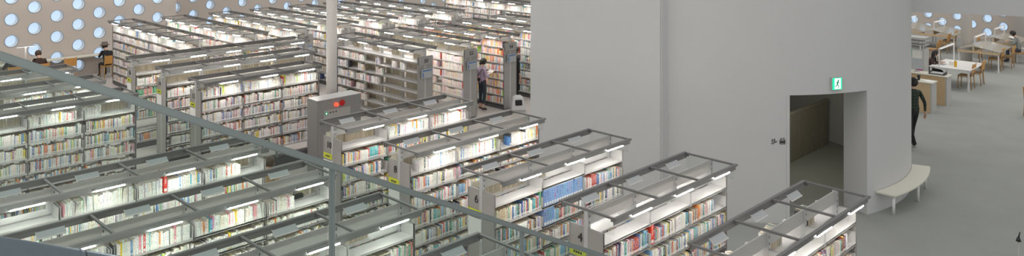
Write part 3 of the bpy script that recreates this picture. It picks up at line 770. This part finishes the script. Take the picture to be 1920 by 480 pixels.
# round handrail, bottom left
ha, hb = Vector((-.926,1.21,5.312)), Vector((-.29,1.90,4.857))
hr = thing('handrail', 'round brushed steel handrail at the bottom left corner', 'handrail')
MB().tube(ha, hb, .0195, n=32).build('tube', 'handrail', hr)
mid = ha.lerp(hb, .25); MB().tube(mid, mid+(hb-ha)*.012, .0200, n=28).build('joint_sleeve', 'handrail', hr)
q = ha.lerp(hb, .6); MB().tube(q, q+Vector((0,0,-.9)), .012, n=12).build('bracket', 'handrail', hr)
# stand at the lower right
sp = Vector((7.31,11.4,0))
st = thing('slim_stand', 'slim stand with a black clip top on the carpet at the lower right', 'stand', sp)
MB().tube((0,0,.01),(0,0,1.13),.007,n=8).build('pole', 'steel', st)
m = MB(); m.tube((0,0,1.12),(0,0,1.17),.036,.02,n=12); m.tube((0,0,1.17),(.022,0,1.25),.012,.007,n=8); m.build('clip', 'black', st)
MB().lathe([(.14,0),(.14,.012),(.02,.022)]).build('base', 'black', st)

# ---- chairs
def make_chair(label, group, loc, rz, first=[None]):
    if first[0] is None:
        t = thing('wooden_chair', label, 'chair', loc, rz, group)
        MB().box(-.21,.21,-.2,.21,.425,.45).build('seat', 'wood', t, bevel=.008)
        m = MB(); T = Matrix.Translation((0,-.205,.44)) @ Matrix.Rotation(math.radians(8),4,'X')
        m.box(-.20,.20,-.012,.012,.10,.40,T); m.build('backrest', 'orange', t, bevel=.006)
        for s in (-1,1):
            MB().tube((s*.19,.18,.43),(s*.20,.20,0),.018,.013,n=8).build('leg', 'wood', t)
            m = MB(); m.tube((s*.19,-.19,.43),(s*.20,-.22,0),.018,.013,n=8); m.tube((s*.19,-.19,.42),(s*.19,-.265,.86),.016,n=8); m.build('leg', 'wood', t)
            MB().tube((s*.195,.19,.40),(s*.195,-.19,.40),.012,n=8).build('seat_frame', 'wood', t)
        first[0] = t; return t
    r = first[0].copy(); COL.objects.link(r); r.location = loc; r.rotation_euler.z = rz; r['label'] = label
    if group: r['group'] = group
    for ch in first[0].children: c = ch.copy(); COL.objects.link(c); c.parent = r
    return r
def flo(px, py, z=0): Y = (CAM_H-z)*F_PX/(py+156); return Vector(((px-960)/F_PX*Y, Y, 0))
FB = ROT_A          # chair rotated by ROT_A faces +v (local +y = +B)
g = 'wooden chairs in the reading area'
make_chair('wooden chair under the right edge of the white table, nearer one', g, flo(1811,165), FB)
make_chair('wooden chair under the right edge of the white table, farther one', g, flo(1829,158.5), FB)
make_chair('wooden chair at the sloping desk nearest the white table, closest to view', g, flo(1867,131), FB)
make_chair('wooden chair at the sloping desk nearest the white table, second along', g, flo(1887,126), FB)
make_chair('wooden chair left of the far column beside the sloping desk', g, flo(1768,99), FB)
make_chair('wooden chair left of the far column, rightmost of the pair', g, flo(1780,94), FB)
make_chair('wooden chair behind the seated woman with a mask', g, flo(1750,112), FB)
make_chair('wooden chair turned away just right of the far column', g, flo(1829,117), FB+PI)
make_chair('wooden chair turned away, second right of the far column', g, flo(1848,110), FB+PI)
make_chair('wooden chair the reading man sits on at the right edge', g, flo(1913,120)+Vector((.05,.1,0)), FB)
make_chair('wooden chair cut off by the right edge of the picture, nearest the camera', g, Vector((15.2,22.95,0)), math.radians(-60))

# ---- white table
c1 = flo(1816,172); tu, tv = c1.x*AX+c1.y*AY, -c1.x*AY+c1.y*AX
wt = thing('reading_table', 'white rectangular reading table with a slim arched lamp', 'table', W(tu-.05, tv-.05), ROT_A)
TU, TV = 1.85, 1.25
MB().box(0,TU,0,TV,.68,.71).build('tabletop', 'white', wt, bevel=.005)
for x in (.05, TU-.05):
    for y in (.05, TV-.05): MB().box(x-.025,x+.025,y-.025,y+.025,0,.68).build('leg', 'white', wt)
MB().box(.05,TU-.05,.04,.06,.60,.68).box(.05,TU-.05,TV-.06,TV-.04,.60,.68).build('apron', 'lgrey', wt)
def arch(parent, x0, x1, y, z0, z1, lit=True, mn='white'):
    m = MB(); m.box(x0-.015,x0+.015,y-.015,y+.015,z0,z1); m.box(x1-.015,x1+.015,y-.015,y+.015,z0,z1); m.box(x0,x1,y-.03,y+.03,z1,z1+.025); m.build('lamp_frame', mn, parent)
    if lit: MB().box(x0+.1,x1-.1,y-.02,y+.02,z1-.012,z1).build('lamp_tube', 'desktube', parent)
arch(wt, .08, TU-.1, .95, .71, 1.30)
def onT(x, y, z): return W(tu-.05+x, tv-.05+y, z)
dk = thing('drink_bottle', 'amber drink bottle with a white cap on the white table', 'bottle', onT(.45,.55,.71))
MB().lathe([(.04,0),(.045,.02),(.045,.17),(.03,.2)],n=14).build('body', 'drink', dk); MB().lathe([(.03,.2),(.03,.23)],n=14).build('cap', 'white', dk)
tag(MB().box(-.10,.10,-.08,.08,0,.13).build('paper_box', 'paper', loc=onT(.75,.7,.71), rotz=.4), 'white tissue box on the white table behind the bottle', 'box')
tag(MB().box(-.15,.15,-.11,.11,0,.012).build('open_magazine', 'card', loc=onT(.6,1.0,.71), rotz=ROT_A), 'open magazine in front of the woman with a mask', 'magazine')

# ---- catalogue desks
def desk(px, py, w, dpt, label, h=.9):
    c = flo(px, py); u_, v_ = c.x*AX+c.y*AY, -c.x*AY+c.y*AX
    t = thing('catalogue_desk', label, 'desk', W(u_, v_), ROT_A)
    MB().box(0,dpt,0,.04,0,h-.03).build('side_panel', 'lgrey', t)
    MB().box(0,dpt,w-.04,w,0,h-.03).build('side_panel', 'birch', t)
    MB().box(0,.03,.04,w-.04,.0,h-.03).build('front_panel', 'birch', t)
    MB().box(-.02,dpt+.02,-.03,w+.03,h-.03,h).build('desktop', 'bench', t, bevel=.004)
    return lambda x, y, z: W(u_+x, v_+y, z)
d1 = desk(1747,213,1.5,.45,'birch catalogue desk beside the man in plaid, nearer one')
d2 = desk(1775,199,1.35,.45,'birch catalogue desk holding a black tray, farther one')
def monitor(loc, rz, label):
    t = thing('screen', label, 'monitor', loc, rz)
    T = Matrix.Translation((0,0,.25)) @ Matrix.Rotation(math.radians(-14),4,'X')
    MB().box(-.20,.20,-.015,.015,-.17,.17,T).build('panel', 'card', t, bevel=.005); MB().box(-.10,.10,-.08,.08,0,.015).tube((0,.0,.01),(0,.02,.2),.02,n=8).build('stand', 'lgrey', t)
monitor(d1(.25,1.05,.9), ROT_A-PI/2+.3, 'pale tilted monitor on the nearer birch desk')
monitor(d2(.25,.95,.9), ROT_A-PI/2+.3, 'pale tilted monitor on the farther birch desk')
cp = MB().lathe([(.035,0),(.045,.12),(.045,.15),(.04,.155)],n=14).build('cup', 'black', loc=d1(.2,.42,.9)); tag(cp, 'dark cup on the nearer birch desk', 'cup')
tag(MB().box(-.12,.12,-.16,.16,0,.012).build('leaflet', 'paper', loc=d1(.22,.15,.9), rotz=.2), 'white leaflets on the nearer birch desk', 'leaflet')
tr = thing('tray', 'black document tray on the farther birch desk', 'tray', d2(.25,.32,.9), ROT_A)
MB().box(-.15,.15,-.22,.22,0,.02).box(-.15,.15,-.22,-.2,.02,.08).box(-.15,.15,.2,.22,.02,.08).build('body', 'black', tr); MB().box(-.13,.13,-.19,.19,.02,.05).build('papers', 'card', tr)

# ---- periodical rack by the core wall
c = flo(1738,177); pu, pv = c.x*AX+c.y*AY, -c.x*AY+c.y*AX
pr = thing('periodical_rack', 'white magazine rack with a green edge strip, left of the seated woman', 'rack', W(pu, pv+.84), ROT_A-PI/2)
for x in (0,.8): MB().box(x-.02,x+.02,-.25,.25,0,1.5).build('side_panel', 'lgrey', pr)
for z in (.3,.75,1.15): MB().box(.02,.78,-.24,.24,z-.02,z).build('shelf', 'birch', pr)
for z in (1.6,1.72,1.84): MB().box(-.05,.85,-.25,.25,z,z+.02).build('top_shelf', 'lgrey', pr)
for x in (0,.8): MB().tube((x,0,1.5),(x,0,1.85),.012,n=8).build('top_post', 'white', pr)
MB().box(.42,.46,-.262,-.25,.3,1.5).build('green_strip', 'green', pr, label='green strip')
MG = []
for zi_, z in enumerate((.75,1.15,.3)):
    for k_ in range(4):
        m = MB(); T = Matrix.Rotation(math.radians(-12),4,'X'); m.box(-.085,.085,-.006,.006,0,.27,T)
        base = W(pu,pv+.84); loc = base + Matrix.Rotation(ROT_A-PI/2,3,'Z') @ Vector((.13+k_*.18,-.17,z+.003))
        o = m.build('magazine', ['paper','card','pink','paper'][(k_*2+zi_)%4] if k_ != 2 else 'paper', loc=loc, rotz=ROT_A-PI/2)
        tag(o, 'magazine face out on the %s shelf of the white magazine rack, %s from left' % (['middle','upper','lower'][zi_], ['first','second','third','last'][k_]), 'magazine', 'magazines on the white rack')

# ---- sloping reading desks (twin-slope tops with a lamp arch)
def slopedesk(px, py, label, TU=1.8, hw=.85, mirror=False):
    """px,py = floor point under the near right corner"""
    c = flo(px, py); u_, v_ = c.x*AX+c.y*AY, -c.x*AY+c.y*AX
    t = thing('sloping_desk', label, 'desk', W(u_, v_), ROT_A)
    for s in (0, 1):
        m = MB(); k = len(m.v); ya, yb = (0, hw) if s == 0 else (hw+.55, hw); za, zb = .74, .90
        for z in (0,.03):
            for (x,y,zz) in ((0,ya,za),(TU,ya,za),(TU,yb,zb),(0,yb,zb)): m.v.append(Vector((x,y,zz+z)))
        for f in ((0,3,2,1),(4,5,6,7),(0,1,5,4),(1,2,6,5),(2,3,7,6),(3,0,4,7)): m.face([k+i for i in f])
        m.build('sloped_top', 'desktop', t)
    for x in (.04, TU-.04):
        for y in (.04, hw+.51): MB().box(x-.02,x+.02,y-.02,y+.02,0,.74).build('leg', 'white', t)
    MB().box(0,TU,hw-.015,hw+.015,.72,.90).build('ridge_beam', 'birch', t)
    for x in (0, TU): MB().prism([(x-.01,.0),(x+.01,.0),(x+.01,hw+.55),(x-.01,hw+.55)], .66,.74).build('apron', 'birch', t)
    arch(t, .15, TU-.15, hw, .93, 1.24)
    return lambda x, y, z: W(u_+x, v_+y, z)
s1_ = slopedesk(1874,138,'sloping reading desk with a glossy top, nearest beyond the white table')
s2_ = slopedesk(1909,118,'sloping reading desk where the man in grey reads')
s3_ = slopedesk(1790,101,'sloping reading desk at the far left under the round windows')
s4_ = slopedesk(1733,92,'sloping reading desk partly hidden by the curved wall edge')

# ---- counter along the left wall
cn = thing('reading_counter', 'pale wooden counter running under the round windows at the far left', 'counter', W(3.0,31.12), ROT_A)
MB().box(0,7.6,0,.44,.70,.735).build('worktop', 'bench', cn, bevel=.004)
for x in (.1,2.6,5.1,7.5): MB().box(x-.02,x+.02,.03,.4,0,.70).build('leg', 'lgrey', cn)
lp = W(7.77,31.35,.735)
ld = thing('desk_lamp', 'slim desk lamp glowing on the counter at the far left', 'lamp', lp, ROT_A)
MB().tube((0,0,0),(0,0,.55),.025,n=10).build('stem', 'white', ld); MB().box(-.30,.30,-.09,.03,.55,.58).build('lamp_head', 'lgrey', ld); MB().box(-.28,.28,-.08,.02,.54,.55).build('light_tube', 'desktube', ld)
MB().lathe([(.09,0),(.09,.015),(.02,.02)]).build('base', 'white', ld)
for (u_, lab, kk) in ((8.95,'empty orange backed chair at the counter, between the two dark seated figures',0),):
    make_chair(lab, g, W(u_,30.75), FB)

# ---------------------------------------------------------------- people
def person(label, loc, rz, pose, top, legs, hair='hair', skin='skin', shoes='black', h=1.62, sleeves=1, hairlong=False, extra=None, crop_ankle=False):
    k = h/1.70
    P = dict(pelvis=(0,0,.93), belly=(0,.0,1.08), chest=(0,.0,1.27), neck0=(0,-.01,1.41), neck=(0,.0,1.48), head=(0,.015,1.58), crown=(0,.01,1.64))
    for s, q in ((-1,'l'),(1,'r')):
        P.update({q+'hip':(s*.085,0,.90), q+'knee':(s*.095,.01,.50), q+'ank':(s*.09,-.02,.09), q+'toe':(s*.11,.15,.035), q+'heel':(s*.09,-.05,.05),
                  q+'sh':(s*.165,-.01,1.38), q+'elb':(s*.225,-.03,1.10), q+'wri':(s*.225,.03,.87)})
    if pose == 'read':        # standing, forearms raised in front, head bent
        for s, q in ((-1,'l'),(1,'r')): P[q+'elb'] = (s*.21,-.01,1.09); P[q+'wri'] = (s*.09,.26,1.17)
        P['head'] = (0,.06,1.565); P['crown'] = (0,.075,1.62); P['rknee'] = (.10,.03,.50); P['rank'] = (.10,-.06,.09); P['rtoe'] = (.13,.10,.035); P['rheel'] = (.1,-.09,.05)
    if pose == 'walk':
        P['rknee'] = (.08,.10,.51); P['rank'] = (.08,.14,.09); P['rtoe'] = (.09,.30,.05); P['rheel'] = (.08,.11,.05)
        P['lank'] = (-.08,-.16,.12); P['lknee'] = (-.085,.0,.50); P['ltoe'] = (-.09,.0,.035); P['lheel'] = (-.08,-.20,.10)
        P['lelb'] = (-.23,.02,1.10); P['lwri'] = (-.21,.12,.89); P['relb'] = (.26,-.09,1.10); P['rwri'] = (.29,-.06,.86)
    if pose == 'sit':
        dz = -.43; 
        for n_ in ('pelvis','belly','chest','neck0','neck','head','crown'): x,y,z = P[n_]; P[n_] = (x, y + max(0,(z-.93))*.28, z+dz)
        for s, q in ((-1,'l'),(1,'r')):
            P[q+'hip'] = (s*.09,.03,.49); P[q+'knee'] = (s*.10,.42,.49); P[q+'ank'] = (s*.10,.40,.09); P[q+'toe'] = (s*.11,.56,.035); P[q+'heel'] = (s*.1,.37,.05)
            P[q+'sh'] = (s*.165,.11,.94); P[q+'elb'] = (s*.24,.17,.76); P[q+'wri'] = (s*.12,.40,.82)
        P['head'] = (0,.25,1.13); P['crown'] = (0,.265,1.19)
    P = {a: Vector(b)*k for a, b in P.items()}
    R = dict(pelvis=.135, belly=.115, chest=.135, neck0=.07, neck=.05, head=.088, crown=.075)
    for q in 'lr': R.update({q+'hip':.088, q+'knee':.058, q+'ank':.037, q+'toe':.03, q+'heel':.036, q+'sh':.06, q+'elb':.042, q+'wri':.026})
    E = [('pelvis','belly'),('belly','chest'),('chest','neck0'),('neck0','neck'),('neck','head'),('head','crown')]
    for q in 'lr': E += [('pelvis',q+'hip'),(q+'hip',q+'knee'),(q+'knee',q+'ank'),(q+'ank',q+'toe'),(q+'ank',q+'heel'),('chest',q+'sh'),(q+'sh',q+'elb'),(q+'elb',q+'wri')]
    # hands: palm and five fingers
    for q, s in (('l',-1),('r',1)):
        d = (P[q+'wri']-P[q+'elb']).normalized(); side = Vector((1,0,0)) if abs(d.x) < .8 else Vector((0,0,1)); side = (side - d*side.dot(d)).normalized(); curl = Vector((-s,0,0)) if pose in ('walk',) else (d.cross(side)*(1 if d.cross(side).z < 0 else -1))
        if pose in ('walk',): side = Vector((0,1,0)); side = (side-d*side.dot(d)).normalized()
        P[q+'palm'] = P[q+'wri'] + d*.055*k; R[q+'palm'] = .03; E.append((q+'wri', q+'palm'))
        for i, (o_, ln) in enumerate(((-.028,.062),(-.010,.072),(.010,.068),(.027,.055))):
            a = P[q+'palm'] + side*o_*k + d*.03*k; b_ = a + (d*.62+curl*.25)*ln*k; c_ = b_ + (d*.3+curl*.5)*ln*.6*k
            P[q+'f%da'%i] = a; P[q+'f%db'%i] = b_; P[q+'f%dc'%i] = c_; R[q+'f%da'%i] = .0095; R[q+'f%db'%i] = .0085; R[q+'f%dc'%i] = .007
            E += [(q+'palm',q+'f%da'%i),(q+'f%da'%i,q+'f%db'%i),(q+'f%db'%i,q+'f%dc'%i)]
        a = P[q+'palm'] - side*.03*k*(1) - d*.02*k; P[q+'ta'] = a; P[q+'tb'] = a + (d*.8-side*.5)*.04*k; R[q+'ta'] = .012; R[q+'tb'] = .009; E += [(q+'wri',q+'ta'),(q+'ta',q+'tb')]
    names = list(P); ix = {n_: i for i, n_ in enumerate(names)}
    me = bpy.data.meshes.new('tmp'); me.from_pydata([tuple(P[n_]) for n_ in names], [(ix[a],ix[b]) for a,b in E], [])
    o = bpy.data.objects.new('tmp', me); COL.objects.link(o)
    md = o.modifiers.new('s','SKIN'); md.use_smooth_shade = True
    for n_ in names:
        sv = me.skin_vertices[0].data[ix[n_]]; r = R[n_]*k
        sv.radius = (r*1.15, r*.85) if n_ in ('pelvis','belly','chest') else (r, r); sv.use_root = (n_ == 'pelvis')
    sb = o.modifiers.new('b','SUBSURF'); sb.levels = 1; sb.render_levels = 1
    dg = bpy.context.evaluated_depsgraph_get(); bm_ = bpy.data.meshes.new_from_object(o.evaluated_get(dg)); bpy.data.objects.remove(o); bpy.data.meshes.remove(me)
    bm_.name = 'body'; bm_.materials.clear()
    for q in (skin, top, legs, shoes): bm_.materials.append(M[q])
    TOP = {('pelvis','belly'),('belly','chest'),('chest','neck0')} | {('chest',q+'sh') for q in 'lr'} | {(q+'sh',q+'elb') for q in 'lr'}
    if sleeves > .5: TOP |= {(q+'elb',q+'wri') for q in 'lr'}
    LEG = {('pelvis',q+'hip') for q in 'lr'} | {(q+'hip',q+'knee') for q in 'lr'} | {(q+'knee',q+'ank') for q in 'lr'}
    SH = {(q+'ank',q+'toe') for q in 'lr'} | {(q+'ank',q+'heel') for q in 'lr'}
    for f in bm_.polygons:
        c = f.center; best = None
        for a, b in E:
            A_, B_ = P[a], P[b]; ab = B_-A_; t = max(0, min(1, (c-A_).dot(ab)/ab.length_squared)); dd = (c-(A_+ab*t)).length / (R[a]*(1-t)+R[b]*t)
            if best is None or dd < best[0]: best = (dd, (a,b), t)
        e_, t = best[1], best[2]
        idx = 1 if e_ in TOP else 2 if e_ in LEG else 3 if e_ in SH else 0
        if e_[1][1:] == 'wri' and e_[0][1:] == 'elb' and t > .85: idx = 0
        if e_[1][1:] == 'ank' and t > (.62 if crop_ankle else .97): idx = 0 if crop_ankle else 2
        if pose == 'sit' and e_ == ('pelvis','belly') and t < .1: idx = 2
        if pose != 'sit' and idx == 1 and e_[0] in ('pelvis','belly') and c.z < P['pelvis'].z+.02: idx = 2
        f.material_index = idx; f.use_smooth = True
    root = thing('person', label, 'person', loc, rz)
    link('body', bm_, root)
    H = P['head']; up = (P['crown']-P['head']).normalized() if pose in ('sit','read') else Vector((0,0,1))
    # face: nose, eyes, mouth, ears
    hr_ = .095*k; fw = Vector((0,1,0)) if pose not in ('sit','read') else Vector((0,.93,-.36))
    m = MB(); m.tube(H+fw*.085*k+Vector((0,0,.02*k)), H+fw*.108*k+Vector((0,0,-.012*k)), .006*k, .012*k, n=8); m.build('nose', skin, root)
    for s in (-1,1):
        MB().ball(H+fw*.082*k+Vector((s*.032*k,0,.022*k)), (.012*k,.008*k,.007*k)).build('eye', 'black', root)
        MB().ball(H+Vector((s*.092*k,-.005,.0)), (.012*k,.02*k,.03*k)).build('ear', skin, root)
    MB().ball(H+fw*.084*k+Vector((0,0,-.04*k)), (.022*k,.008*k,.006*k)).build('mouth', 'pink' if False else 'skin', root)
    # hair: a cap that leaves the face free
    m = MB(); n, mm = 18, 12; kk = 0; c0 = H + up*.022*k - fw*.014*k
    for a in range(mm+1):
        ph = PI/2 - PI*a/mm*.80
        for i in range(n):
            t = 2*PI*i/n; face = max(0, math.sin(t)); lim = PI/2 - (PI*.80 if face < .35 else PI*.80*(1-.55*face)); q = max(ph, lim)
            m.v.append(c0 + Vector((.106*k*math.cos(q)*math.cos(t), .118*k*math.cos(q)*math.sin(t), .112*k*math.sin(q))))
    for a in range(mm):
        for i in range(n): j = (i+1) % n; m.face([a*n+i, (a+1)*n+i, (a+1)*n+j, a*n+j], True)
    if hairlong:
        m.ball(c0+Vector((0,-.10*k,-.10*k)), (.10*k,.075*k,.17*k)); m.ball(c0+Vector((.065*k,-.085*k,-.10*k)), (.035*k,.05*k,.14*k)); m.ball(c0+Vector((-.065*k,-.085*k,-.10*k)), (.035*k,.05*k,.14*k))
    m.build('hair', hair, root)
    if extra: extra(root, P, k, H, fw)
    return root
def at(px, py, rz, dz=0): return flo(px, py) + Vector((0,0,dz)), rz
def bun(root, P, k, H, fw):
    MB().ball(H+Vector((0,-.12*k,-.02*k)), (.045*k,.045*k,.05*k)).build('hair_bun', 'hair', root)
    m = MB(); m.box(-.10,.10,-.19,-.13,.98*k,1.09*k); m.build('waist_bag', 'black', root, bevel=.02)
    m = MB(); m.tube(P['chest']+Vector((.14,-.10,.10)), P['pelvis']+Vector((-.13,-.14,.1)), .01, n=6); m.build('bag_strap', 'black', root)
    T = Matrix.Translation((0,.33*k,1.19*k)) @ Matrix.Rotation(math.radians(35),4,'X')
person('woman in a lilac top and dark cropped jeans reading a book in the aisle', flo(904,206.5), math.radians(-50), 'read', 'lilac', 'denim', h=1.56, extra=bun, crop_ankle=True)
wl = flo(904,206.5); R50 = Matrix.Rotation(math.radians(-50),3,'Z')
bo = thing('open_book', 'open white book held by the woman in the lilac top', 'book', wl + R50 @ Vector((0,.33,1.09)), math.radians(-50))
for s in (-1,1):
    T = Matrix.Rotation(math.radians(30),4,'X') @ Matrix.Rotation(math.radians(s*-12),4,'Y'); m = MB(); m.box(min(0,s*.12),max(0,s*.12),-.09,.09,0,.012,T); m.build('page_block', 'paper', bo)
def cap_(root, P, k, H, fw): MB().lathe([(.112*k,-.03),(.114*k,.02),(.10*k,.07),(.05*k,.105),(.01,.11)], H+Vector((0,-.01,.03)), 20).build('beanie', 'blackcloth', root)
person('person in a dark plaid shirt and black trousers walking away past the wall', Vector((10.03,19.75,0)), math.radians(15), 'walk', 'plaid', 'blackcloth', h=1.77, shoes='lgrey', extra=cap_)
def mask(root, P, k, H, fw): MB().ball(H+fw*.07*k+Vector((0,0,-.035*k)), (.06*k,.045*k,.045*k)).build('face_mask', 'paper', root)
person('seated woman with long dark hair and a white mask at the white table', W(tu+.55, tv+TV+.12), ROT_A+PI, 'sit', 'darkbrown', 'blackcloth', h=1.6, hairlong=True, extra=mask)
make_chair('wooden chair the masked woman sits on', g, W(tu+.55, tv+TV+.17), ROT_A+PI)
p_ = flo(1913,120)+Vector((.05,.1,0))
person('man in a grey green sweater bent over an open book at the right edge', p_, ROT_A+.05, 'sit', 'greycloth', 'denim', h=1.72)
tag(MB().box(-.2,.2,-.14,.14,0,.015,Matrix.Rotation(math.radians(17),4,'X')).build('open_book', 'paper', loc=s2_(.75,.33,.875), rotz=ROT_A), 'open white book on the sloping desk before the man in grey', 'book')
def hat(root, P, k, H, fw):
    MB().lathe([(.17*k,0),(.17*k,.012),(.11*k,.016),(.105*k,.10),(.085*k,.115)], H+Vector((0,-.005,.055*k)), 22).build('brimmed_hat', 'hatm', root)
person('seated person in black with a grey brimmed hat at the counter', W(10.12,30.35), ROT_A+.1, 'sit', 'blackcloth', 'blackcloth', h=1.66, extra=hat)
make_chair('orange backed chair under the person in the brimmed hat', g, W(10.12,30.3), FB)
person('person with short dark hair sitting at the counter near the desk lamp', W(7.95,30.3), ROT_A, 'sit', 'darkbrown', 'denim', hair='brownhair', h=1.66)
make_chair('wooden chair under the dark haired person at the counter', g, W(7.95,30.25), FB)
person('black haired person at the counter, farthest left, just above the railing', W(7.12,30.3), ROT_A, 'sit', 'blackcloth', 'denim', h=1.6)
make_chair('wooden chair under the farthest left person at the counter', g, W(7.12,30.25), FB)
person('person with brown hair and a tan jacket in the aisle below the railing', W(7.0,12.95), ROT_A-PI/2+.6, 'read', 'tan', 'denim', hair='brownhair', h=1.52)
person('person in black half hidden behind the end of rack 54', W(17.9,17.40), ROT_A-PI/2-.3, 'stand', 'blackcloth', 'blackcloth', h=1.68)

# pink and cream bookend block on the nearest left rack
c = W(6.0, 6.0)
sg = thing('shelf_block', 'cream block with a magenta label near the number 4 end, under the glass', 'sign', W(5.55,6.35,1.853), ROT_A)
MB().box(-.06,.06,-.06,.06,0,.17).build('block', 'bench', sg, bevel=.004); MB().box(-.05,.05,-.064,-.06,.02,.13).build('label_card', 'pink', sg)
# low display table with folders beyond the railing
tag(MB().box(-.16,.16,-.1,.1,0,.05).build('folder', 'black', loc=W(5.72,9.98,1.853), rotz=ROT_A), 'black folder on the top shelf below the brown haired person', 'folder')

# ---------------------------------------------------------------- light
def area(name, loc, rot, sx, sy, power, col):
    l = bpy.data.lights.new(name, 'AREA'); l.shape = 'RECTANGLE'; l.size = sx; l.size_y = sy; l.energy = power; l.color = col
    o = bpy.data.objects.new(name, l); COL.objects.link(o); o.location = loc; o.rotation_euler = rot; return o
w = bpy.data.worlds.new('World'); SC.world = w; w.use_nodes = True
w.node_tree.nodes['Background'].inputs[0].default_value = (1,.985,.955,1); w.node_tree.nodes['Background'].inputs[1].default_value = .72
for x, y in ((-14,22),(-2,30),(8,38),(20,26)):
    area('overhead_fill', (x,y,11), (0,0,0), 5, 5, 330, (1,.93,.85))  # unseen overhead area lamps, added to brighten the hall
area('overhead_fill', (-2,9,11), (0,0,0), 4, 4, 160, (1,.95,.9))  # added fill above the near racks, no fitting modelled
pl = bpy.data.lights.new('corridor_fill', 'POINT'); pl.energy = 26; pl.color = (1,.93,.75); pl.shadow_soft_size = .2
o = bpy.data.objects.new('corridor_fill', pl); COL.objects.link(o); o.location = (6.4,17.4,2.3)  # unseen point lamp added to lift the dark doorway interior

# ---------------------------------------------------------------- camera
SC.cycles.transparent_max_bounces = 32
cam = bpy.data.cameras.new('camera'); co = bpy.data.objects.new('camera', cam); COL.objects.link(co)
co.location = (0,0,CAM_H); co.rotation_euler = (PI/2,0,0)
cam.sensor_fit = 'HORIZONTAL'; cam.sensor_width = 36; cam.lens = 36*F_PX/1920; cam.shift_x = 0; cam.shift_y = -396/1920
cam.clip_start = .05; cam.clip_end = 300
SC.camera = co
vs_ = SC.view_settings; vs_.view_transform = 'Standard'; vs_.look = 'None'; vs_.gamma = 1; vs_.use_curve_mapping = False; vs_.exposure = 0
